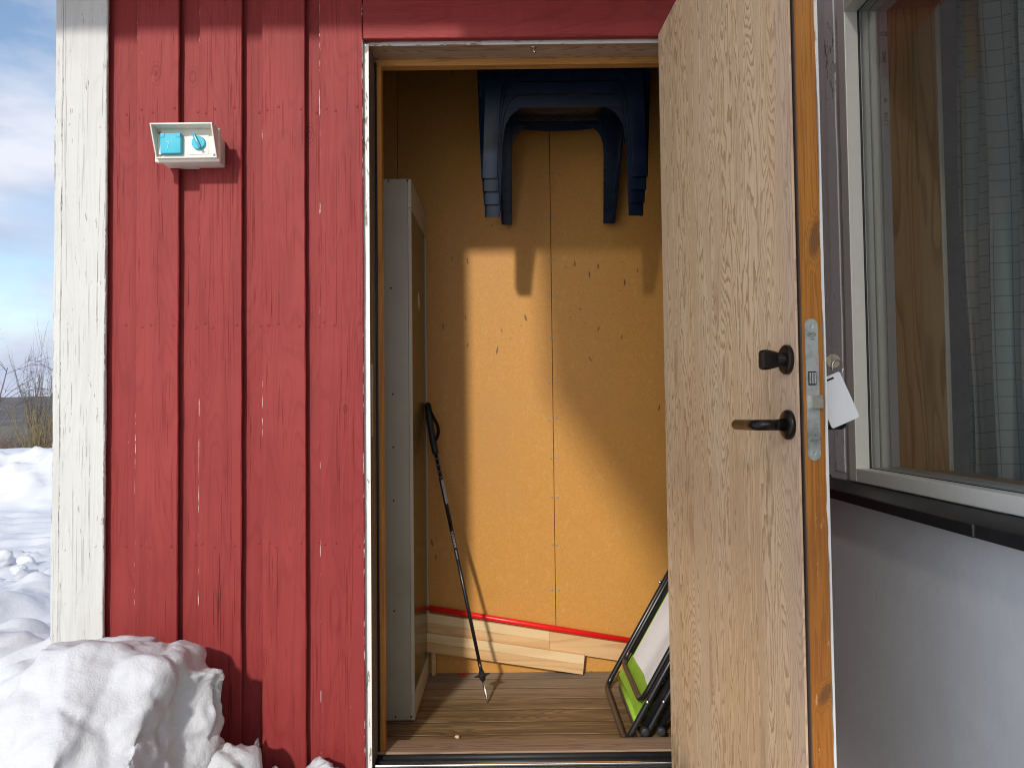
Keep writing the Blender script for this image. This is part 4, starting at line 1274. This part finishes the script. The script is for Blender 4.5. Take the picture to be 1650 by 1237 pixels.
def sheet(s0, s1, w0, w1, n0, sag, th=.003, ns=14, nw=10, mi=0, wave=0.0):
    bm = bm_new()
    T, Bt = [], []
    for i in range(ns + 1):
        for arr, off in ((T, th / 2), (Bt, -th / 2)):
            row = []
            for j in range(nw + 1):
                u, v = i / ns, j / nw
                d = -sag * math.sin(PI * v) + wave * math.sin(v * 9 + u * 2) * math.sin(PI * v)
                row.append(bm.verts.new(fp(s0 + (s1 - s0) * u, w0 + (w1 - w0) * v, n0 + d + off)))
            arr.append(row)
    for i in range(ns):
        for j in range(nw):
            bm.faces.new((T[i][j], T[i + 1][j], T[i + 1][j + 1], T[i][j + 1])); bm.faces.new((Bt[i][j], Bt[i][j + 1], Bt[i + 1][j + 1], Bt[i + 1][j]))
    for i in range(ns):
        for j in (0, nw): bm.faces.new((T[i][j], Bt[i][j], Bt[i + 1][j], T[i + 1][j]))
    for j in range(nw):
        for i in (0, ns): bm.faces.new((T[i][j], T[i][j + 1], Bt[i][j + 1], Bt[i][j]))
    return bm
FB = obj('back_fabric', sheet(.160, .86, -.172, .150, -.010, .006, wave=.004), 'whitefab', fc, smooth=60)
obj('green_border', sheet(.110, .159, -.185, .176, -.012, .005), 'green', FB, smooth=60)
for w0, w1 in ((-.181, -.1725), (.1505, .157)):
    obj('green_border', sheet(.160, .86, w0, w1, -.009, .0), 'green', FB, smooth=60)
obj('seat_fabric', sheet(.066, .109, -.205, .195, -.012, .004, .010, wave=.002), 'green', fc, smooth=60)
bm = bm_new()
tube(bm, [fp(.062, -.207, -.012), fp(.062, .197, -.012)], .0095, 10)
obj('seat_edge', bm, 'green', fc)
bm = bm_new(); tube(bm, rounded([fp(.165, .168, -.006), fp(.90, .170, -.008)], .02, 3), .0085, 10); obj('fabric_rail', bm, 'black', fc)
bm = bm_new(); tube(bm, [fp(.165, -.19, -.012), fp(.90, -.19, -.012)], .0085, 10); obj('fabric_rail', bm, 'black', fc)
fc2 = copy_tree(fc)
fc2['label'] = FL_LABEL[1]
fc2.location += Vector((.050, .002, 0))

# ------------------------------------------------------------------ snow, ground, hill
def smooth(a, b, x):
    t = max(0.0, min(1.0, (x - a) / (b - a)))
    return t * t * (3 - 2 * t)
def fr_(x, y, f, o=4, s=0.0):
    return mnoise.fractal(Vector((x * f, y * f, s)), 1.0, 2.0, o)
def ridged(x, y, f, s=0.0):
    return 1 - abs(mnoise.noise(Vector((x * f, y * f, s)))) * 2
def ground_z(x, y):
    z = -.13 + fr_(x, y, .5, 4) * .03 + fr_(x, y, 3.5, 4, 2) * .006
    # trampled tracks
    tr = smooth(4.2, 5.0, y) * (1 - smooth(8.6, 9.4, y))
    z += tr * (fr_(x * 1.0 + y * .3, y * 1.6, 3.4, 5, 7) * .035 + .02 * ridged(x, y * 2, 1.1, 4))
    z += smooth(.55, .8, fr_(x, y, 5, 3, 11) + .35) * .05 * smooth(4.4, 5.2, y) * (1 - smooth(6.0, 6.8, y))
    # cleared lumps beside the house corner
    lump = smooth(-1.15, -1.5, x) * smooth(-4.4, -3.4, x) * smooth(1.9, 2.5, y) * (1 - smooth(4.0, 5.0, y))
    lz = (.12 + .17 * max(0, fr_(x, y, 1.7, 3, 21) + .45) + .05 * abs(fr_(x, y, 4.2, 3, 5)))
    z += lump * lz
    # snow thrown against the facade
    ban = smooth(-.25, -.75, x) * smooth(1.0, 1.75, y) * (1 - smooth(2.5, 3.2, y) * smooth(-1.3, -1.6, x))
    z += ban * (.135 + .06 * fr_(x, y, 4.5, 4, 31) + .03 * abs(fr_(x, y, 9, 3, 33)))
    z += .20 * math.exp(-((x + 1.5) / .42) ** 2 - ((y - 1.65) / .5) ** 2) * (1 + .25 * fr_(x, y, 4, 3, 8))
    # ploughed bank across the road
    bl = 9.4 + .5 * math.sin(x * .4 + 1.0) + .3 * fr_(x, y, .7, 3, 14)
    t = smooth(bl, bl + 1.5, y)
    z += t * (.62 + .05 * fr_(x, y, 1.2, 4, 17)) * (1 - .75 * smooth(bl + 2.4, bl + 8, y))
    z += .11 * math.sin(PI * min(1, max(0, (y - bl) / 2.2))) * fr_(x, y, 2.3, 5, 19) * 1.7
    z += .05 * math.sin(PI * min(1, max(0, (y - bl) / 2.2))) * abs(fr_(x * 1.5 + y, y - x * .5, 4.5, 4, 23))
    z -= smooth(16, 50, y) * 2.6 + smooth(30, 70, abs(x)) * 1.5
    if x > -1.27 and y > 2.11: z = min(z, -.2)
    z -= smooth(-.75, -.35, x) * smooth(-4.8, -4.1, y) * .12
    if x > -.42 and y > -3.95: z = min(z, -.2)
    return z
def axis_pts(segs):
    out = [segs[0][0]]
    for a, b, s in segs:
        n = max(1, round((b - a) / s))
        out += [a + (b - a) * (i + 1) / n for i in range(n)]
    return out
gx = axis_pts([(-70, -20, 4), (-20, -9, .5), (-9, -4.5, .07), (-4.5, -.2, .032), (-.2, 1.5, .1), (1.5, 6, .8), (6, 70, 6)])
gy = axis_pts([(-50, -6, 4), (-6, .6, .5), (.6, 5.2, .032), (5.2, 13, .06), (13, 20, .5), (20, 62, 3)])
bm = bm_new()
g = [[bm.verts.new((x, y, ground_z(x, y))) for x in gx] for y in gy]
for j in range(len(gy) - 1):
    for i in range(len(gx) - 1):
        bm.faces.new((g[j][i], g[j][i + 1], g[j + 1][i + 1], g[j + 1][i])).smooth = True
o = obj('snow_ground', bm, 'snow', fix=False); o['kind'] = 'structure'
bm = bm_new()
box(bm, -.44, .799, -4.0, 2.085, -.30, -.148, bev=.004)  # unseen dark slab, added to cut light bouncing up into the closet
o = obj('unseen_dark_slab', bm, 'dark_slab'); o['kind'] = 'structure'
# slope and hill beyond
bm = bm_new()
hx = axis_pts([(-1500, -700, 100), (-700, 100, 10), (100, 1500, 100)])
hy = axis_pts([(45, 130, 12), (130, 700, 40), (700, 1500, 200)])
def hill_z(x, y):
    z = -4.2 + smooth(60, 200, y) * 3 + smooth(160, 640, y) * (15.5 + .018 * (x + 390) * 1.0) + fr_(x, y, .004, 4) * 3 * smooth(100, 600, y)
    z += abs(mnoise.noise(Vector((x * .9, y * .01, 3)))) * 1.6 * smooth(400, 600, y)
    return z - smooth(800, 1500, y) * 60
g = [[bm.verts.new((x, y, hill_z(x, y))) for x in hx] for y in hy]
for j in range(len(hy) - 1):
    for i in range(len(hx) - 1):
        f = bm.faces.new((g[j][i], g[j][i + 1], g[j + 1][i + 1], g[j + 1][i])); f.smooth = True
        f.material_index = 1 if hy[j] < 160 else 0
o = obj('hill', bm, ['hill', 'field'], fix=False); o['kind'] = 'structure'
bm = bm_new()
for a, b, c, d in (((-4000, -4000), (4000, -4000), (4000, -49.5), (-4000, -49.5)), ((-4000, -49.4), (-69.5, -49.4), (-69.5, 61), (-4000, 61)), ((69.5, -49.4), (4000, -49.4), (4000, 61), (69.5, 61)), ((-4000, 61.2), (4000, 61.2), (4000, 4000), (-4000, 4000))):
    bm.faces.new([bm.verts.new((*p, -5.0)) for p in (a, b, c, d)])
o = obj('far_ground', bm, 'snow', fix=False); o['kind'] = 'structure'

# big block of packed snow
def hull_block(name, pts, sub, amp, freq, seed, mat, round_it=2):
    bm = bm_new()
    vs = [bm.verts.new(p) for p in pts]
    bmesh.ops.convex_hull(bm, input=vs)
    for v in [v for v in bm.verts if not v.link_faces]: bm.verts.remove(v)
    for k in range(sub):
        bmesh.ops.subdivide_edges(bm, edges=[e for e in bm.edges if e.calc_length() > .02], cuts=1, use_grid_fill=True)
        bmesh.ops.triangulate(bm, faces=[f for f in bm.faces if len(f.verts) > 4])
        if k in (2, 3): 
            for _ in range(round_it): bmesh.ops.smooth_vert(bm, verts=bm.verts, factor=.5, use_axis_x=True, use_axis_y=True, use_axis_z=True)
    bm.normal_update()
    for v in bm.verts:
        p = v.co
        d = mnoise.fractal(p * freq + Vector((seed, 0, 0)), 1.0, 2.0, 4) * amp + mnoise.fractal(p * freq * 5 + Vector((seed, 5, 0)), 1.0, 2.0, 3) * amp * .12
        d += -abs(mnoise.noise(p * freq * .8 + Vector((0, seed, 3)))) * amp * .9
        v.co = p + v.normal * d
    for f in bm.faces: f.smooth = True
    return obj(name, bm, mat)
def chunk_union(name, chunks, voxel, iters, mat, disp):
    bm = bm_new()
    for pts in chunks:
        vs = [bm.verts.new(p) for p in pts]
        r = bmesh.ops.convex_hull(bm, input=vs)
        for v in vs:
            if v.is_valid and not v.link_faces: bm.verts.remove(v)
    o = obj(name, bm, mat)
    md = o.modifiers.new('remesh', 'REMESH'); md.mode = 'VOXEL'; md.voxel_size = voxel
    sm = o.modifiers.new('smooth', 'SMOOTH'); sm.factor = .5; sm.iterations = iters
    dg = bpy.context.evaluated_depsgraph_get()
    me = bpy.data.meshes.new_from_object(o.evaluated_get(dg))
    o.modifiers.clear()
    old = o.data; o.data = me; bpy.data.meshes.remove(old)
    bm = bm_new(); bm.from_mesh(me)
    bm.normal_update()
    mv = [(v, disp(v.co, v.normal)) for v in bm.verts]
    for v, d in mv: v.co = v.co + v.normal * d
    for f in bm.faces: f.smooth = True
    bm.to_mesh(me); bm.free()
    return o
def blk_disp(p, n):
    d = mnoise.fractal(Vector((p.x * 2.4, p.y * 3, p.z * 6.5)), 1.0, 2.0, 3) * .020 + mnoise.fractal(p * 13 + Vector((4, 1, 0)), 1.0, 2.0, 4) * .006
    d -= max(0, mnoise.noise(p * 6 + Vector((7, 0, 2)))) * .018
    q = p + Vector((mnoise.noise(p * 5), mnoise.noise(p * 5 + Vector((3, 3, 3))), mnoise.noise(p * 5 + Vector((9, 1, 4))))) * .05
    ds, _ = mnoise.voronoi(Vector((q.x * 5.5, q.y * 5.5, q.z * 7.5)))
    d += min(.0, (ds[1] - ds[0]) - .22) * .045
    ds, _ = mnoise.voronoi(q * 17)
    d += (ds[1] - ds[0]) * .006 - .002
    rough = max(0, min(1, (p.x + .87) * 9))          # broken, grainy right-hand face
    d += rough * mnoise.fractal(p * 30, 1.0, 2.0, 3) * .007
    # hollow band across the front under the bright brow
    if n.y < 0: d -= .022 * math.exp(-((p.z - .27 - (p.x + 1.0) * .22) / .05) ** 2)
    return d
blk = chunk_union('snow_block', [
    [(-1.36, 1.62, -.15), (-.80, 1.60, -.15), (-.79, 2.06, -.15), (-1.36, 2.06, -.15), (-1.14, 1.79, .478), (-1.06, 1.77, .486), (-1.0, 1.80, .482), (-.955, 1.82, .472), (-1.15, 1.98, .45), (-.95, 2.02, .44), (-1.20, 1.63, .25), (-.98, 1.57, .27), (-1.23, 1.74, .20)],
    [(-1.02, 1.62, -.15), (-.79, 1.66, -.15), (-.79, 2.05, -.15), (-1.0, 2.05, -.15), (-.93, 1.80, .452), (-.86, 1.80, .446), (-.835, 1.82, .432), (-.818, 1.84, .385), (-.90, 2.03, .43), (-.83, 2.02, .40), (-.99, 1.60, .25), (-.845, 1.63, .23), (-1.0, 1.80, .465)],
    [(-.86, 1.72, -.1), (-.77, 1.80, -.1), (-.765, 2.0, -.1), (-.86, 2.03, -.1), (-.825, 1.85, .385), (-.80, 1.88, .372), (-.755, 1.93, .375), (-.75, 1.95, .35), (-.775, 1.90, .22), (-.84, 2.0, .36)],
    [(-1.75, 1.45, -.15), (-1.2, 1.42, -.15), (-1.05, 1.75, -.1), (-1.6, 1.95, -.1), (-1.38, 1.62, .06), (-1.28, 1.66, .12), (-1.2, 1.6, .06)]],
    .009, 7, 'snowblock', blk_disp)
tag(blk, 'big block of packed snow against the white corner board', 'snow block')
def lump(c, s, seed, label, group=None, amp=.22, freq=1.5, mat='snowblock'):
    bm = bm_new(); blob(bm, c, s, 4, amp, freq, seed)
    tag(obj('snow_lump', bm, mat), label, 'snow lump', group)
lump((-.935, 1.60, .125), (.085, .07, .075), 4, 'rounded snow lump in front of the big snow block')
lump((-.535, 2.03, .02), (.075, .06, .065), 7, 'small snow lump against the red boards beside the door frame', amp=.3, freq=2.2)
lump((-.745, 1.93, .085), (.085, .085, .10), 9, 'snow lump tucked between the big snow block and red wall', amp=.25)
lump((-.655, 1.99, .03), (.06, .05, .055), 17, 'smaller snow lump between the ice shard and the foot of the red wall', amp=.3)
lump((-.80, 1.72, .09), (.075, .06, .06), 11, 'low snow lump at the front right corner of the big block'.replace(' right', ''), amp=.3)
grp = 'loose snow lumps on the trampled road'
for c, s, sd in (((-3.95, 5.72, -.07), .085, 1), ((-3.72, 5.68, -.09), .055, 2), ((-3.62, 5.45, -.10), .05, 3), ((-3.1, 4.55, -.07), .08, 4), ((-3.0, 4.75, -.06), .06, 5)):
    lump(c, (s * 1.2, s, s * .85), sd, 'loose snow lump lying on the trampled snow road', grp, mat='snow')
bm = bm_new()
rnd = random.Random(5)
for k in range(230):
    x = rnd.uniform(-1.2, -.56); yy = rnd.uniform(1.35, 2.06)
    r_ = rnd.uniform(.004, .014) if rnd.random() < .8 else rnd.uniform(.014, .024)
    q = bmesh.ops.create_icosphere(bm, subdivisions=2, radius=r_)
    zc = ground_z(x, yy) + r_ * .4
    for v in q['verts']:
        v.co = v.co * (1 + .35 * mnoise.noise(v.co * 90 + Vector((k, 0, 0)))) + Vector((x, yy, zc))
for f in bm.faces: f.smooth = True
o = obj('snow_crumbs', bm, 'snow', fix=False); o['kind'] = 'stuff'
bm = bm_new()
prism(bm, [(-.742, 2.045, .09), (-.70, 2.05, .085), (-.713, 2.06, .138), (-.724, 2.06, .118)], (.003, .006, .002))
tag(obj('ice_shard', bm, 'ice'), 'thin clear shard of ice standing in the snow by the wall', 'ice shard')

# ------------------------------------------------------------------ bare trees and shrubs beyond the bank
twb = []
def grow(bm, p, d, length, rad, depth, rnd, spread, droop, nseg=4, upk=.0):
    pts, rads = [p], [rad]
    dd = d.normalized()
    for i in range(nseg):
        dd = (dd + Vector((rnd.uniform(-1, 1), rnd.uniform(-1, 1), rnd.uniform(-.6, .6))) * .13 + Vector((0, 0, upk - droop))).normalized()
        p = p + dd * length / nseg
        pts.append(p); rads.append(rad * (1 - .62 * (i + 1) / nseg))
    tube(bm if depth or not twb else twb[0], pts, rads, 4 if depth < 2 else 6, 0, False)
    if depth <= 0: return
    nb = rnd.randint(4, 6)
    for k in range(nb):
        q = rnd.uniform(.25, 1.0)
        i = min(nseg - 1, int(q * nseg))
        bp = pts[i].lerp(pts[i + 1], q * nseg - i)
        ax = Vector((rnd.uniform(-1, 1), rnd.uniform(-1, 1), rnd.uniform(-.2, .5))).normalized()
        nd = (dd * (1 - spread) + ax * spread).normalized()
        grow(bm, bp, nd, length * rnd.uniform(.45, .7), max(.006, rads[i] * .55), depth - 1, rnd, spread, droop * 1.3, 3, upk)
def tree(name, label, cat, x, y, z, h, seed, mat, stems=1, spread=.45, droop=0.0, depth=3, rad=.06, upk=.05, lean=.15, group=None):
    rnd = random.Random(seed)
    t = thing(name, label, cat, (x, y, z), group)
    if stems == 1:
        bm = bm_new(); tube(bm, [(x, y, z - .3), (x + .03, y, z + h * .2), (x, y, z + h * .42)], [rad * 1.3, rad, rad * .8], 8); obj('trunk', bm, mat, t)
        bm = bm_new()
        grow(bm, Vector((x, y, z + h * .36)), Vector((0, 0, 1)), h * .6, rad * .8, depth, rnd, spread, droop, 5, upk)
        for k in range(6):
            a = rnd.uniform(0, 2 * PI)
            grow(bm, Vector((x, y, z + h * rnd.uniform(.2, .4))), Vector((math.cos(a) * .5, math.sin(a) * .5, 1)), h * rnd.uniform(.35, .5), rad * .5, depth - 1, rnd, spread, droop, 4, upk)
        obj('crown', bm, mat, t)
    else:
        bm = bm_new(); twb.append(bm_new())
        for k in range(stems):
            a = rnd.uniform(0, 2 * PI); l = rnd.uniform(.2, 1) * lean
            r = rnd.uniform(0, .35)
            grow(bm, Vector((x + math.cos(a) * r, y + math.sin(a) * r, z - .2)), Vector((math.cos(a) * l, math.sin(a) * l, 1)), h * rnd.uniform(.6, 1) * .8, rad, depth, rnd, spread, droop, 4, upk)
        obj('stems', bm, mat, t); obj('twigs', twb.pop(), mat, t)
tree('birch', 'bare birch with fine hanging twigs at the far edge of the snowy field', 'tree', -20.7, 29.5, -1.6, 4.8, 5, 'birch', 1, .45, .09, 3, .05, 0)
tree('birch', 'second bare birch with hanging twigs farther along the field edge', 'tree', -24.6, 31, -1.6, 5.6, 15, 'birch', 1, .45, .09, 3, .05, 0)
tree('bare_tree', 'pale bare tree with upright branches rising over the hill line', 'tree', -20.2, 31.5, -1.7, 5.0, 8, 'twig', 10, .22, 0, 2, .035, .20, .16)
tree('bare_tree', 'bare tree with upright branches close beside the white corner board', 'tree', -18.7, 30.5, -1.7, 4.9, 18, 'twig', 10, .22, 0, 2, .033, .20, .16)
tree('shrub', 'yellowish twiggy shrub with upright stems just over the snow bank', 'shrub', -11.0, 17.6, -.75, 1.75, 28, 'twigyellow', 26, .2, 0, 2, .012, .14, .3)
tree('shrub', 'reddish brown twiggy shrub low over the snow bank', 'shrub', -14.0, 20.4, -1.0, 1.75, 38, 'twigred', 24, .45, 0, 2, .010, .03, .55)
tree('shrub', 'grey brown twiggy shrub between the reddish and the yellowish ones', 'shrub', -15.6, 24, -1.3, 2.0, 48, 'twig', 22, .4, 0, 2, .012, .06, .45)
tree('shrub', 'grey shrub well out on the open field past the birches', 'shrub', -27, 28, -1.5, 2.6, 58, 'twig', 14, .4, 0, 2, .014, .05, .4)

# ------------------------------------------------------------------ light and sky
ta, te = .287, .53
sund = Vector((ta, 1, -te)).normalized()
sun = bpy.data.lights.new('sun', 'SUN')
sun.energy = 2.3
sun.angle = R(3.0)
sun.color = (1.0, 0.955, 0.89)
so = bpy.data.objects.new('sun', sun)
so.rotation_euler = sund.to_track_quat('-Z', 'Y').to_euler()
so.location = (-3, -8, 6)
COL.objects.link(so)
w = bpy.data.worlds.new('World')
S.world = w
w.use_nodes = True
nt = w.node_tree
nt.nodes.clear()
wn = lambda t: nt.nodes.new('ShaderNode' + t)
sky = wn('TexSky'); sky.sky_type = 'NISHITA'; sky.sun_disc = False
el = math.asin(-sund.z)
sky.sun_elevation = el
sky.sun_rotation = math.atan2(-sund.x, -sund.y)
sky.air_density = 1.0; sky.dust_density = 0.6
tc = wn('TexCoord')
mp = wn('Mapping'); mp.inputs['Scale'].default_value = (2.2, 2.2, 6.5); mp.inputs['Location'].default_value = (.35, .1, .15)
nz = wn('TexNoise'); nz.inputs['Scale'].default_value = 1.25; nz.inputs['Detail'].default_value = 6; nz.inputs['Roughness'].default_value = .52
rp = wn('ValToRGB'); rp.color_ramp.elements[0].position = .37; rp.color_ramp.elements[1].position = .58
nz2 = wn('TexNoise'); nz2.inputs['Scale'].default_value = 2.4; nz2.inputs['Detail'].default_value = 5
cr = wn('ValToRGB'); cr.color_ramp.elements[0].position = .35; cr.color_ramp.elements[1].position = .65
cr.color_ramp.elements[0].color = (2.9, 3.25, 4.2, 1); cr.color_ramp.elements[1].color = (4.5, 4.7, 5.25, 1)
mx = wn('MixRGB'); bg = wn('Background'); ou = wn('OutputWorld')
ln = nt.links.new
ln(tc.outputs['Generated'], mp.inputs[0]); ln(mp.outputs[0], nz.inputs['Vector']); ln(mp.outputs[0], nz2.inputs['Vector'])
ln(nz.outputs[0], rp.inputs[0]); ln(nz2.outputs[0], cr.inputs[0])
ln(rp.outputs[0], mx.inputs[0]); ln(sky.outputs[0], mx.inputs[1]); ln(cr.outputs[0], mx.inputs[2])
ln(mx.outputs[0], bg.inputs[0]); bg.inputs[1].default_value = 0.15
ln(bg.outputs[0], ou.inputs[0])

S.view_settings.view_transform = 'Standard'
S.view_settings.look = 'None'
S.view_settings.exposure = 0.33
S.view_settings.gamma = 1
S.render.engine = 'CYCLES'
S.cycles.use_denoising = True
S.render.filter_size = 1.1
S.cycles.pixel_filter_type = 'BLACKMAN_HARRIS'
S.cycles.filter_width = 1.1
S.cycles.max_bounces = 10
S.cycles.diffuse_bounces = 6
S.cycles.transparent_max_bounces = 12
S.cycles.sample_clamp_indirect = 8
